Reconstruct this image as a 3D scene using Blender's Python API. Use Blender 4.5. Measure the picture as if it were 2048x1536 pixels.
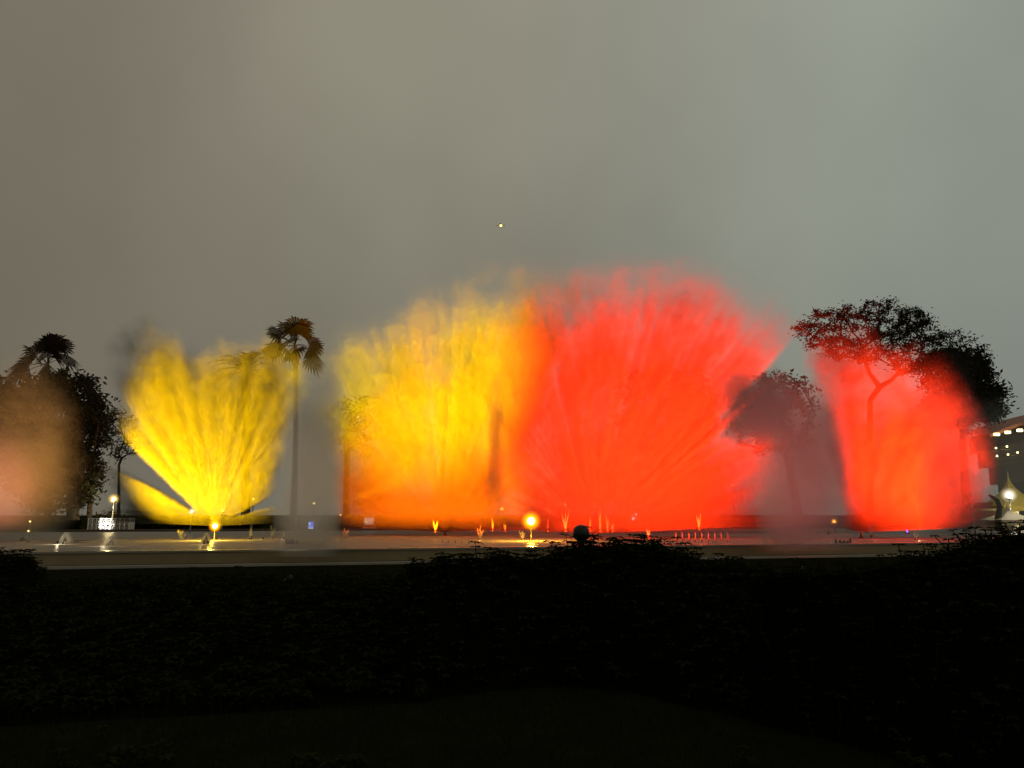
import bpy, bmesh, math, random
from mathutils import Vector, Matrix, Euler
R = math.radians
for o in list(bpy.data.objects): bpy.data.objects.remove(o)
sc = bpy.context.scene
col = sc.collection

# ------------------------------------------------------------------ camera
CAM_H = 1.65; PITCH = R(9.6); F = 1547.0
cam_d = bpy.data.cameras.new('camera'); cam = bpy.data.objects.new('camera', cam_d); col.objects.link(cam)
cam.location = (0, 0, CAM_H); cam.rotation_euler = (R(90) + PITCH, 0, 0)
cam_d.sensor_width = 36; cam_d.lens = 36 * F / 2048; cam_d.clip_start = 0.05; cam_d.clip_end = 6000
sc.camera = cam

# ------------------------------------------------------------------ night sky lit by the city
world = bpy.data.worlds.new('World'); sc.world = world; world.use_nodes = True
wn = world.node_tree.nodes; wl = world.node_tree.links; wn.clear()
wo = wn.new('ShaderNodeOutputWorld'); wb = wn.new('ShaderNodeBackground'); wl.new(wb.outputs[0], wo.inputs[0])
tc = wn.new('ShaderNodeTexCoord'); sp = wn.new('ShaderNodeSeparateXYZ'); wl.new(tc.outputs['Generated'], sp.inputs[0])
rmp = wn.new('ShaderNodeValToRGB'); mr = wn.new('ShaderNodeMapRange')
mr.inputs[1].default_value = -0.75; mr.inputs[2].default_value = 0.75; wl.new(sp.outputs[0], mr.inputs[0])
e = rmp.color_ramp.elements
e[0].position = 0.0; e[0].color = (0.158, 0.140, 0.105, 1)
e[1].position = 1.0; e[1].color = (0.235, 0.262, 0.232, 1)
for p_, c_ in ((0.2, (0.186, 0.169, 0.127, 1)), (0.5, (0.256, 0.245, 0.192, 1)), (0.75, (0.262, 0.280, 0.236, 1))):
    k = e.new(p_); k.color = c_
wn_ = wn.new('ShaderNodeTexNoise'); wn_.inputs['Scale'].default_value = 2.2; wn_.inputs['Detail'].default_value = 5; wn_.inputs['Roughness'].default_value = 0.45
mp = wn.new('ShaderNodeMapping'); mp.inputs['Scale'].default_value = (1, 1, 0.7); wl.new(tc.outputs['Generated'], mp.inputs[0]); wl.new(mp.outputs[0], wn_.inputs['Vector'])
m2 = wn.new('ShaderNodeMapRange'); m2.inputs[1].default_value = 0.25; m2.inputs[2].default_value = 0.75; m2.inputs[3].default_value = 0.80; m2.inputs[4].default_value = 1.18; wl.new(wn_.outputs[0], m2.inputs[0])
m3 = wn.new('ShaderNodeMapRange'); m3.inputs[1].default_value = 0.0; m3.inputs[2].default_value = 0.55; m3.inputs[3].default_value = 0.86; m3.inputs[4].default_value = 1.06; wl.new(sp.outputs[2], m3.inputs[0])
mu = wn.new('ShaderNodeMath'); mu.operation = 'MULTIPLY'; wl.new(m2.outputs[0], mu.inputs[0]); wl.new(m3.outputs[0], mu.inputs[1])
wl.new(mr.outputs[0], rmp.inputs[0]); wl.new(rmp.outputs[0], wb.inputs[0]); wl.new(mu.outputs[0], wb.inputs[1])

# ------------------------------------------------------------------ colour and sampling
vs = sc.view_settings; vs.view_transform = 'Standard'; vs.look = 'None'; vs.exposure = 0; vs.gamma = 1; vs.use_curve_mapping = False
cy = sc.cycles
cy.use_denoising = True; cy.denoiser = 'OPENIMAGEDENOISE'
cy.use_adaptive_sampling = True; cy.adaptive_threshold = 0.03
cy.max_bounces = 4; cy.diffuse_bounces = 2; cy.glossy_bounces = 2; cy.transmission_bounces = 2; cy.volume_bounces = 0; cy.transparent_max_bounces = 16
cy.volume_step_rate = 1; cy.volume_max_steps = 64
cy.sample_clamp_indirect = 4; cy.sample_clamp_direct = 0

def P(px, py, D):
    """point at forward distance D (metres) seen at picture position (px, py) of the 2048 x 1536 photograph"""
    u = (px - 1024) / F; v = (768 - py) / F
    y = math.cos(PITCH) - v * math.sin(PITCH); z = math.sin(PITCH) + v * math.cos(PITCH)
    return Vector((u * D / y, D, CAM_H + z * D / y))
# ------------------------------------------------------------------ helpers
def link(o, parent=None):
    col.objects.link(o)
    if parent: o.parent = parent
    return o
def tag(o, label=None, cat=None, group=None, kind=None):
    if label: o['label'] = label
    if cat: o['category'] = cat
    if group: o['group'] = group
    if kind: o['kind'] = kind
    return o
def empty(name, loc=(0, 0, 0), rz=0):
    o = bpy.data.objects.new(name, None); col.objects.link(o); o.location = loc; o.rotation_euler = (0, 0, rz); o.empty_display_size = 0.2
    return o
def meshobj(name, verts, faces, mat, parent=None, smooth=False):
    me = bpy.data.meshes.new(name); me.from_pydata(verts, [], faces); me.update()
    if smooth: me.polygons.foreach_set('use_smooth', [True] * len(me.polygons))
    if mat: me.materials.append(mat)
    return link(bpy.data.objects.new(name, me), parent)

class NB:
    """small node builder"""
    def __init__(s, nt): s.nt = nt; s.n = nt.nodes; s.l = nt.links
    def new(s, t, **kw):
        n = s.n.new(t)
        for k, v in kw.items(): setattr(n, k, v)
        return n
    def put(s, sock, v):
        if hasattr(v, 'is_output'): s.l.new(v, sock)
        else: sock.default_value = v
    def m(s, op, *a, clamp=False):
        n = s.new('ShaderNodeMath', operation=op, use_clamp=clamp)
        for i, v in enumerate(a): s.put(n.inputs[i], v)
        return n.outputs[0]
    def mr(s, v, a, b, c=0.0, d=1.0, it='SMOOTHSTEP'):
        n = s.new('ShaderNodeMapRange', interpolation_type=it, clamp=True)
        for i, q in enumerate((v, a, b, c, d)): s.put(n.inputs[i], q)
        return n.outputs[0]
    def noise(s, vec, scale, detail=2.0, rough=0.5, dist=0.0):
        n = s.new('ShaderNodeTexNoise'); s.put(n.inputs['Vector'], vec)
        n.inputs['Scale'].default_value = scale; n.inputs['Detail'].default_value = detail; n.inputs['Roughness'].default_value = rough; n.inputs['Distortion'].default_value = dist
        return n.outputs[0]
    def xyz(s, x, y, z):
        n = s.new('ShaderNodeCombineXYZ')
        for i, v in enumerate((x, y, z)): s.put(n.inputs[i], v)
        return n.outputs[0]
    def curve(s, v, pts):
        n = s.new('ShaderNodeFloatCurve'); s.put(n.inputs['Value'], v)
        c = n.mapping.curves[0]
        while len(c.points) < len(pts): c.points.new(0.5, 0.5)
        for p_, (a, b) in zip(c.points, pts): p_.location = (a, b); p_.handle_type = 'AUTO'
        n.mapping.update()
        return n.outputs[0]

ALB = 0.09
def spray_mat(name, prof, Rmax, w0, wk, dens, ka, seed, soft=0.3, streak=0.75, radial=((0, 1), (1, 1)), turb=0.28, albedo=ALB, aniso=0.0, step=0.45, tscale=0.22, wmax=9.0, patch=0.0, grain=0.7):
    mt = bpy.data.materials.new(name); mt.use_nodes = True; nt = mt.node_tree; nt.nodes.clear(); b = NB(nt)
    out = b.new('ShaderNodeOutputMaterial'); pv = b.new('ShaderNodeVolumePrincipled')
    nt.links.new(pv.outputs[0], out.inputs['Volume'])
    pv.inputs['Color'].default_value = (albedo, albedo, albedo, 1); pv.inputs['Anisotropy'].default_value = aniso
    tcn = b.new('ShaderNodeTexCoord'); s = b.new('ShaderNodeSeparateXYZ'); nt.links.new(tcn.outputs['Object'], s.inputs[0])
    x, y, z = s.outputs
    r = b.m('SQRT', b.m('ADD', b.m('MULTIPLY', x, x), b.m('MULTIPLY', z, z)))
    a = b.m('MULTIPLY_ADD', b.m('ARCTAN2', x, z), 1 / math.pi, 0.5)
    st = b.noise(b.xyz(b.m('MULTIPLY', a, ka), b.m('MULTIPLY', r, 0.05), b.m('MULTIPLY_ADD', y, 0.10, seed)), 1.0, 5.0, 0.74)
    tv = b.new('ShaderNodeVectorMath', operation='ADD'); nt.links.new(tcn.outputs['Object'], tv.inputs[0]); tv.inputs[1].default_value = (seed * 3.1, seed, 0)
    tb = b.noise(tv.outputs[0], tscale, 4.0, 0.58)
    pr = b.curve(a, prof)
    mod = b.m('ADD', b.m('MULTIPLY_ADD', b.m('SUBTRACT', tb, 0.5), 2 * turb, 1.0), b.m('MULTIPLY', b.m('SUBTRACT', st, 0.5), 0.18 * turb))
    RR = b.m('MULTIPLY', b.m('MULTIPLY', pr, Rmax), mod)
    q = b.m('DIVIDE', r, b.m('MAXIMUM', RR, 0.01))
    edge = b.mr(q, 1.0, 1.0 - soft)
    w = b.m('MINIMUM', b.m('MULTIPLY_ADD', r, wk, w0), wmax)
    yy = b.m('DIVIDE', y, w)
    gy = b.m('SUBTRACT', 1.0, b.m('MULTIPLY', yy, yy), clamp=True)
    stm = b.mr(st, 0.5 - 0.22, 0.5 + 0.22, 1 - streak, 1 + streak, 'LINEAR')
    rad = b.curve(q, radial)
    d = b.m('MULTIPLY', b.m('MULTIPLY', edge, gy), b.m('MULTIPLY', stm, rad))
    if patch > 0:
        d = b.m('MULTIPLY', d, b.mr(tb, 0.5 - 0.12, 0.5 + 0.12, 1 - patch, 1 + patch, 'LINEAR'))
    gv = b.xyz(b.m('MULTIPLY', x, 2.6), b.m('MULTIPLY_ADD', y, 0.5, seed * 5), b.m('MULTIPLY', z, 1.5))
    d = b.m('MULTIPLY', d, b.mr(b.noise(gv, 1.0, 3.0, 0.7), 0.28, 0.72, 1 - grain, 1 + grain, 'LINEAR'))
    d = b.m('MULTIPLY', d, dens)
    nt.links.new(d, pv.inputs['Density'])
    mt.cycles.volume_step_rate = step
    return mt

def fan_hull(name, prof, Rmax, w0, wk, mat, parent, zmin=0.05, grow=1.12, wmax=9.0, na=28, nr=5):
    """closed skin round a fan of spray: a sheet of rays front and back, closed along its rim"""
    import bisect
    def pf(t):
        for (a0, b0), (a1, b1) in zip(prof, prof[1:]):
            if a0 <= t <= a1: return b0 + (b1 - b0) * (t - a0) / (a1 - a0)
        return prof[-1][1]
    a_lo = min(a for a, v in prof if v > 0.03) - 0.03; a_hi = max(a for a, v in prof if v > 0.03) + 0.03
    a_lo = max(0.015, a_lo); a_hi = min(0.985, a_hi)
    verts, faces = [], []
    def vid(side, i, j): return side * (na + 1) * (nr + 1) + i * (nr + 1) + j
    for side in (0, 1):
        for i in range(na + 1):
            t = a_lo + (a_hi - a_lo) * i / na; ang = (t - 0.5) * math.pi
            RR = max(pf(t), max(pf(max(0, t - 0.02)), pf(min(1, t + 0.02))), 0.06) * Rmax * grow
            for j in range(nr + 1):
                r = 0.02 + RR * j / nr
                w = min(w0 + wk * r, wmax) * (1.0 if j < nr else 0.999)
                verts.append((math.sin(ang) * r, (-w if side == 0 else w), max(zmin, math.cos(ang) * r)))
    for i in range(na):
        for j in range(nr):
            faces.append((vid(0, i, j), vid(0, i + 1, j), vid(0, i + 1, j + 1), vid(0, i, j + 1)))
            faces.append((vid(1, i, j), vid(1, i, j + 1), vid(1, i + 1, j + 1), vid(1, i + 1, j)))
        faces.append((vid(0, i, nr), vid(0, i + 1, nr), vid(1, i + 1, nr), vid(1, i, nr)))
        faces.append((vid(0, i, 0), vid(1, i, 0), vid(1, i + 1, 0), vid(0, i + 1, 0)))
    for j in range(nr):
        faces.append((vid(0, 0, j), vid(0, 0, j + 1), vid(1, 0, j + 1), vid(1, 0, j)))
        faces.append((vid(0, na, j), vid(1, na, j), vid(1, na, j + 1), vid(0, na, j + 1)))
    return meshobj(name, verts, faces, mat, parent)

def profile(nozzle, D, outline):
    """outline points of a plume in the photograph -> (angle, radius) curve in metres in the plume's own plane"""
    n = P(*nozzle, D); pts = []
    for px, py in outline:
        q = P(px, py, D) - n
        pts.append(((math.atan2(q.x, q.z) / math.pi) + 0.5, math.hypot(q.x, q.z)))
    pts.sort(); rm = max(p_[1] for p_ in pts)
    pts = [(a, v / rm) for a, v in pts]
    if pts[0][0] > 0.02: pts = [(max(0.0, pts[0][0] - 0.035), 0.0)] + pts
    if pts[-1][0] < 0.98: pts = pts + [(min(1.0, pts[-1][0] + 0.035), 0.0)]
    if pts[0][0] > 0.0: pts = [(0.0, 0.0)] + pts
    if pts[-1][0] < 1.0: pts = pts + [(1.0, 0.0)]
    return pts, rm

def spot(name, loc, target, colr, power, angle, blend=0.6, size=0.3, parent=None):
    l = bpy.data.lights.new(name, 'SPOT'); l.color = colr; l.energy = power; l.spot_size = R(angle); l.spot_blend = blend; l.shadow_soft_size = size
    o = bpy.data.objects.new(name, l); col.objects.link(o); o.location = loc
    o.rotation_euler = (Vector(target) - Vector(loc)).to_track_quat('-Z', 'Y').to_euler()
    return o
# ------------------------------------------------------------------ plain materials
def surf(name, c, rough=0.8, var=0.25, scale=3.0, metal=0.0, bump=0.0, bscale=20.0, trans=0.0, spec=0.4):
    mt = bpy.data.materials.new(name); mt.use_nodes = True; nt = mt.node_tree; b = NB(nt)
    bs = nt.nodes['Principled BSDF']; tcn = b.new('ShaderNodeTexCoord')
    nz = b.noise(tcn.outputs['Object'], scale, 4.0, 0.6)
    rp = b.new('ShaderNodeMix', data_type='RGBA'); nt.links.new(nz, rp.inputs[0])
    rp.inputs[6].default_value = (c[0] * (1 - var), c[1] * (1 - var), c[2] * (1 - var), 1)
    rp.inputs[7].default_value = (c[0] * (1 + var), c[1] * (1 + var), c[2] * (1 + var), 1)
    nt.links.new(rp.outputs[2], bs.inputs['Base Color'])
    bs.inputs['Roughness'].default_value = rough; bs.inputs['Metallic'].default_value = metal; bs.inputs['Specular IOR Level'].default_value = spec
    if trans: bs.inputs['Transmission Weight'].default_value = trans
    if bump:
        bn = b.new('ShaderNodeBump'); bn.inputs['Strength'].default_value = bump; nt.links.new(b.noise(tcn.outputs['Object'], bscale, 3.0), bn.inputs['Height']); nt.links.new(bn.outputs[0], bs.inputs['Normal'])
    return mt
def glow(name, c, s):
    mt = bpy.data.materials.new(name); mt.use_nodes = True; nt = mt.node_tree; nt.nodes.clear()
    o = nt.nodes.new('ShaderNodeOutputMaterial'); e_ = nt.nodes.new('ShaderNodeEmission'); e_.inputs[0].default_value = (*c, 1); e_.inputs[1].default_value = s
    nt.links.new(e_.outputs[0], o.inputs[0]); return mt
def leafmat(name, c, trans=0.25, var=0.45):
    mt = bpy.data.materials.new(name); mt.use_nodes = True; nt = mt.node_tree; nt.nodes.clear(); b = NB(nt)
    o = b.new('ShaderNodeOutputMaterial'); d = b.new('ShaderNodeBsdfDiffuse'); t = b.new('ShaderNodeBsdfTranslucent'); mx = b.new('ShaderNodeMixShader'); mx.inputs[0].default_value = trans
    tcn = b.new('ShaderNodeTexCoord'); nz = b.noise(tcn.outputs['Object'], 1.7, 3.0, 0.7)
    rp = b.new('ShaderNodeMix', data_type='RGBA'); nt.links.new(nz, rp.inputs[0])
    rp.inputs[6].default_value = (*[q * (1 - var) for q in c], 1); rp.inputs[7].default_value = (*[q * (1 + var) for q in c], 1)
    nt.links.new(rp.outputs[2], d.inputs[0]); nt.links.new(rp.outputs[2], t.inputs[0])
    nt.links.new(d.outputs[0], mx.inputs[1]); nt.links.new(t.outputs[0], mx.inputs[2]); nt.links.new(mx.outputs[0], o.inputs[0])
    return mt
def watermat():
    mt = bpy.data.materials.new('pool_water'); mt.use_nodes = True; nt = mt.node_tree; nt.nodes.clear(); b = NB(nt); o = b.new('ShaderNodeOutputMaterial')
    d = b.new('ShaderNodeBsdfDiffuse'); g = b.new('ShaderNodeBsdfGlossy'); mx = b.new('ShaderNodeMixShader'); mx.inputs[0].default_value = 0.08
    d.inputs[0].default_value = (0.30, 0.275, 0.25, 1); g.inputs['Roughness'].default_value = 0.22  # pale grey body colour stands in for the haze over the water
    tcn = b.new('ShaderNodeTexCoord'); mpn = b.new('ShaderNodeMapping'); mpn.inputs['Scale'].default_value = (0.8, 2.2, 1); nt.links.new(tcn.outputs['Object'], mpn.inputs[0])
    bn = b.new('ShaderNodeBump'); bn.inputs['Strength'].default_value = 0.6; bn.inputs['Distance'].default_value = 0.12
    nt.links.new(b.noise(mpn.outputs[0], 1.6, 4.0, 0.6), bn.inputs['Height']); nt.links.new(bn.outputs[0], g.inputs['Normal'])
    nt.links.new(d.outputs[0], mx.inputs[1]); nt.links.new(g.outputs[0], mx.inputs[2]); nt.links.new(mx.outputs[0], o.inputs[0])
    return mt
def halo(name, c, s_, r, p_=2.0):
    # lamp's halo in the mist, painted as an emissive ball fading outwards
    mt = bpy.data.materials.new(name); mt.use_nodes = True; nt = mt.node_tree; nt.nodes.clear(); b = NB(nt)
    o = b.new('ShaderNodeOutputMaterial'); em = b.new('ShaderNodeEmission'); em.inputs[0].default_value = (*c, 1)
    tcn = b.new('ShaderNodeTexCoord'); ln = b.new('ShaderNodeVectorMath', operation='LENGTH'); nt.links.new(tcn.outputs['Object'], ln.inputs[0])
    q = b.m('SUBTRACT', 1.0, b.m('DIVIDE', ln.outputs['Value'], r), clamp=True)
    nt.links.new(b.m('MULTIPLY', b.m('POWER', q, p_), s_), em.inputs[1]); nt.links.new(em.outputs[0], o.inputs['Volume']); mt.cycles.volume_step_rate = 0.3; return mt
def jetmat(name, alpha):
    mt = bpy.data.materials.new(name); mt.use_nodes = True; nt = mt.node_tree; nt.nodes.clear(); b = NB(nt)
    o = b.new('ShaderNodeOutputMaterial'); d = b.new('ShaderNodeBsdfDiffuse'); t = b.new('ShaderNodeBsdfTranslucent'); m1 = b.new('ShaderNodeMixShader'); m2_ = b.new('ShaderNodeMixShader'); tr = b.new('ShaderNodeBsdfTransparent')
    d.inputs[0].default_value = (0.45, 0.45, 0.45, 1); t.inputs[0].default_value = (0.45, 0.45, 0.45, 1); m1.inputs[0].default_value = 0.5
    nt.links.new(d.outputs[0], m1.inputs[1]); nt.links.new(t.outputs[0], m1.inputs[2])
    tcn = b.new('ShaderNodeTexCoord'); mpn = b.new('ShaderNodeMapping'); mpn.inputs['Scale'].default_value = (6, 6, 1.2); nt.links.new(tcn.outputs['Object'], mpn.inputs[0])
    al = b.mr(b.noise(mpn.outputs[0], 2.0, 3.0, 0.6), 0.3, 0.7, alpha * 0.35, min(1, alpha * 1.5), 'LINEAR')
    nt.links.new(al, m2_.inputs[0]); nt.links.new(tr.outputs[0], m2_.inputs[1]); nt.links.new(m1.outputs[0], m2_.inputs[2]); nt.links.new(m2_.outputs[0], o.inputs[0])
    return mt
M = dict(
    grass=surf('lawn_grass', (0.011, 0.013, 0.005), 0.95, 0.5, 2.0, bump=0.6, bscale=60, spec=0.0),
    paving=surf('dark_paving', (0.075, 0.06, 0.042), 0.8, 0.35, 1.5, bump=0.2),
    concrete=surf('pale_concrete', (0.30, 0.27, 0.22), 0.75, 0.25, 1.2, bump=0.15),
    wall=surf('pool_wall_render', (0.26, 0.19, 0.10), 0.7, 0.3, 0.9, bump=0.2),
    wet=surf('wet_coping', (0.26, 0.24, 0.20), 0.22, 0.25, 1.5, bump=0.1, bscale=8),
    bark=surf('bark', (0.055, 0.043, 0.032), 0.95, 0.4, 4.0, bump=0.5),
    palmbark=surf('palm_bark', (0.06, 0.05, 0.035), 0.95, 0.35, 5.0, bump=0.5),
    leaf=leafmat('tree_leaf', (0.040, 0.046, 0.022)), leafd=leafmat('dark_leaf', (0.022, 0.023, 0.013), 0.15),
    leafy=leafmat('shrub_leaf', (0.020, 0.024, 0.008), 0.15), leafr=leafmat('bush_leaf', (0.10, 0.075, 0.03)),
    frond=leafmat('palm_frond', (0.016, 0.015, 0.010), 0.2),
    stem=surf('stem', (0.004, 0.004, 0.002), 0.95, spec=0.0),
    steel=surf('painted_steel', (0.12, 0.12, 0.11), 0.5, 0.15, 6, metal=0.3), black=surf('black_plastic', (0.012, 0.012, 0.012), 0.45, 0.2, 6),
    white=surf('white_paint', (0.75, 0.74, 0.70), 0.5, 0.08, 4), bronze=surf('bronze_pipe', (0.10, 0.075, 0.05), 0.45, 0.2, 8, metal=0.8),
    cream=surf('cream_canvas', (0.62, 0.55, 0.36), 0.8, 0.1, 1.5), yellowc=surf('yellow_canvas', (0.75, 0.58, 0.10), 0.8, 0.1, 1.5), redw=surf('red_render', (0.34, 0.14, 0.10), 0.85, 0.2, 1.5),
    stone=surf('stadium_concrete', (0.22, 0.20, 0.17), 0.9, 0.3, 0.2), seat=surf('stadium_seats', (0.14, 0.13, 0.11), 0.9, 0.4, 0.5),
    blue=glow('blue_screen', (0.05, 0.16, 0.95), 3.0), signw=glow('sign_white', (0.75, 0.85, 1.0), 3.5),
    warm=glow('warm_bulb', (1.0, 0.72, 0.28), 9), amber=glow('amber_bulb', (1.0, 0.62, 0.10), 6), cool=glow('cool_bulb', (0.95, 0.97, 1.0), 8), orange=glow('orange_bulb', (1.0, 0.38, 0.05), 4),
    lens_y=glow('yellow_lens', (1.0, 0.74, 0.10), 14), lens_w=glow('white_hot_lens', (1.0, 0.95, 0.55), 30), pink=glow('pink_bulb', (1.0, 0.62, 0.62), 2.5), violet=glow('violet_tube', (0.50, 0.10, 1.0), 2.2), cyan=glow('pale_cyan_light', (0.65, 1.0, 0.85), 3.0),
    water=watermat(), jet=jetmat('jet_water', 0.22), veil=jetmat('thin_jet_water', 0.22), thread=jetmat('jet_thread', 0.11), rowjet=jetmat('row_jet', 0.018))

# ------------------------------------------------------------------ mesh helpers
def tube(pts, rad, n=8, cap=True):
    """verts, faces of a tube along pts with a radius for each"""
    vs_, fs = [], []; up = None
    for i, p_ in enumerate(pts):
        p_ = Vector(p_); a = Vector(pts[max(0, i - 1)]); c = Vector(pts[min(len(pts) - 1, i + 1)])
        d = (c - a).normalized() if (c - a).length > 1e-9 else Vector((0, 0, 1))
        if up is None or abs(d.dot(up)) > 0.98: up = d.orthogonal().normalized()
        s1 = d.cross(up).normalized(); s2 = s1.cross(d).normalized(); up = s2
        for k in range(n):
            t = 2 * math.pi * k / n; vs_.append(p_ + (s1 * math.cos(t) + s2 * math.sin(t)) * rad[i])
    for i in range(len(pts) - 1):
        for k in range(n): fs.append((i * n + k, i * n + (k + 1) % n, (i + 1) * n + (k + 1) % n, (i + 1) * n + k))
    if cap: fs.append(tuple(range(n - 1, -1, -1))); fs.append(tuple(range((len(pts) - 1) * n, len(pts) * n)))
    return vs_, fs
class MB:
    def __init__(s): s.v, s.f = [], []
    def add(s, vf):
        o = len(s.v); s.v += [tuple(q) for q in vf[0]]; s.f += [tuple(i + o for i in f_) for f_ in vf[1]]; return s
    def box(s, x0, x1, y0, y1, z0, z1):
        return s.add(([(x0, y0, z0), (x1, y0, z0), (x1, y1, z0), (x0, y1, z0), (x0, y0, z1), (x1, y0, z1), (x1, y1, z1), (x0, y1, z1)],
                      [(0, 3, 2, 1), (4, 5, 6, 7), (0, 1, 5, 4), (1, 2, 6, 5), (2, 3, 7, 6), (3, 0, 4, 7)]))
    def tube(s, pts, rad, n=8): return s.add(tube(pts, rad if isinstance(rad, (list, tuple)) else [rad] * len(pts), n))
    def lathe(s, prof_, n=16, c=(0, 0, 0)):
        return s.add(tube([(c[0], c[1], c[2] + z) for r, z in prof_], [max(r, 1e-4) for r, z in prof_], n)) if False else s._lathe(prof_, n, c)
    def _lathe(s, prof_, n, c):
        v, f_ = [], []
        for r, z in prof_:
            for k in range(n): t = 2 * math.pi * k / n; v.append((c[0] + r * math.cos(t), c[1] + r * math.sin(t), c[2] + z))
        for i in range(len(prof_) - 1):
            for k in range(n): f_.append((i * n + k, i * n + (k + 1) % n, (i + 1) * n + (k + 1) % n, (i + 1) * n + k))
        f_.append(tuple(range(n - 1, -1, -1))); f_.append(tuple(range((len(prof_) - 1) * n, len(prof_) * n)))
        return s.add((v, f_))
    def ball(s, r, c=(0, 0, 0), n=14, sq=1.0):
        return s._lathe([(max(1e-3, r * math.sin(math.pi * i / 9)), -r * sq * math.cos(math.pi * i / 9)) for i in range(10)], n, c)
    def build(s, name, mat, parent=None, smooth=False): return meshobj(name, s.v, s.f, mat, parent, smooth)
def G(px, D, z=0.0):
    p_ = P(px, 1050, D); return Vector((p_.x, D, z))

# ------------------------------------------------------------------ ground, pool, paving
def struct(o): o['kind'] = 'structure'; return o
nx = 40
struct(meshobj('ground', [(-1500, -300, 0), (1500, -300, 0), (1500, 3500, 0), (-1500, 3500, 0)], [(0, 1, 2, 3)], M['grass']))
WL0 = Vector((-16.9, 25.6)); WDIR = Vector((29.2, 7.4)).normalized(); WN = Vector((-WDIR.y, WDIR.x))
def wp(s, off, z): q = WL0 + WDIR * s + WN * off; return (q.x, q.y, z)
def strip(name, s0, s1, o0, o1, z0, z1, mat, parent=None):
    v = [wp(s0, o0, z0), wp(s1, o0, z0), wp(s1, o1, z0), wp(s0, o1, z0), wp(s0, o0, z1), wp(s1, o0, z1), wp(s1, o1, z1), wp(s0, o1, z1)]
    return meshobj(name, v, [(0, 3, 2, 1), (4, 5, 6, 7), (0, 1, 5, 4), (1, 2, 6, 5), (2, 3, 7, 6), (3, 0, 4, 7)], mat, parent)
v = [wp(-40, 0.36, 0.27), wp(75, 0.36, 0.27), wp(75, 42, 0.27), wp(-40, 42, 0.27)]
struct(meshobj('water', v, [(0, 1, 2, 3)], M['water']))
pw = empty('pool_wall', wp(15, 0, 0)); tag(pw, 'low brown rendered wall with wet pale coping along near pool edge', 'wall')
for o in (strip('wall_face', -40, 75, 0, 0.34, 0, 0.385, M['wall']),):
    o.parent = pw; o.matrix_parent_inverse = Matrix.Translation(-pw.location)
k = 0; s = -40.0
while s < 75:
    o = strip('coping_slab', s + 0.006, s + 1.194, -0.05, 0.40, 0.387, 0.45 + 0.002 * ((k * 7) % 3), M['wet']); o.parent = pw; o.matrix_parent_inverse = Matrix.Translation(-pw.location); s += 1.2; k += 1
struct(strip('path', -40, 75, -1.7, -0.004, -0.05, 0.012, M['paving']))
struct(strip('kerb', -40, 75, -1.95, -1.72, -0.05, 0.075, M['concrete']))
far = empty('far_pool_wall', wp(15, 42, 0)); tag(far, 'low dark wall closing the far side of the pool', 'wall')
for nm, a in (('wall_face', (42.0, 42.35, 0, 0.38, M['paving'])), ('coping', (41.95, 42.42, 0.382, 0.46, M['paving']))):
    o = strip(nm, -40, 75, a[0], a[1], a[2], a[3], a[4]); o.parent = far; o.matrix_parent_inverse = Matrix.Translation(-far.location)
# ------------------------------------------------------------------ added floodlights, and fountains
YEL = (1.0, 0.55, 0.0); RED = (1.0, 0.030, 0.003); ORA = (1.0, 0.14, 0.0)
def floodlight(px, D, target, colr, power, angle, label, blend=0.5, z=0.27):  # added unseen lamp with a small body, there to light the spray
    g = G(px, D, z); e_ = empty('floodlight', g); tag(e_, label, 'floodlight', 'added unseen floodlights for spray and mist')
    d = (Vector(target) - (g + Vector((0, 0, 0.08)))).normalized()
    MB().box(-0.14, 0.14, -0.10, 0.06, -0.02, 0.02).build('base', M['black'], e_)
    h = MB().tube([Vector((0, 0, 0.05)) - d * 0.10, Vector((0, 0, 0.07))], [0.05, 0.075], 12).build('housing', M['black'], e_)
    s_ = spot('floodlight_beam', Vector((0, 0, 0.07)) + d * 0.06, Vector((0, 0, 0.07)) + d * 5, colr, power, angle, blend, 0.03); s_.parent = e_
    if z < 0.2: return e_
    hd = Vector((d.x, d.y, 0)).normalized(); sd_ = Vector((-hd.y, hd.x, 0)); v0 = Vector((0, 0, 0.028))
    c4 = [v0 - sd_ * 0.12, v0 + sd_ * 0.12, v0 + hd * 1.1 + sd_ * 0.9 + Vector((0, 0, 0.085)), v0 + hd * 1.1 - sd_ * 0.9 + Vector((0, 0, 0.085))]
    meshobj('added_visor', c4 + [q_ - Vector((0, 0, 0.006)) for q_ in c4], [(0, 1, 2, 3), (7, 6, 5, 4), (0, 4, 5, 1), (1, 5, 6, 2), (2, 6, 7, 3), (3, 7, 4, 0)], M['black'], e_)  # added plate under the beam, keeps its light off the water
    return e_
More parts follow.
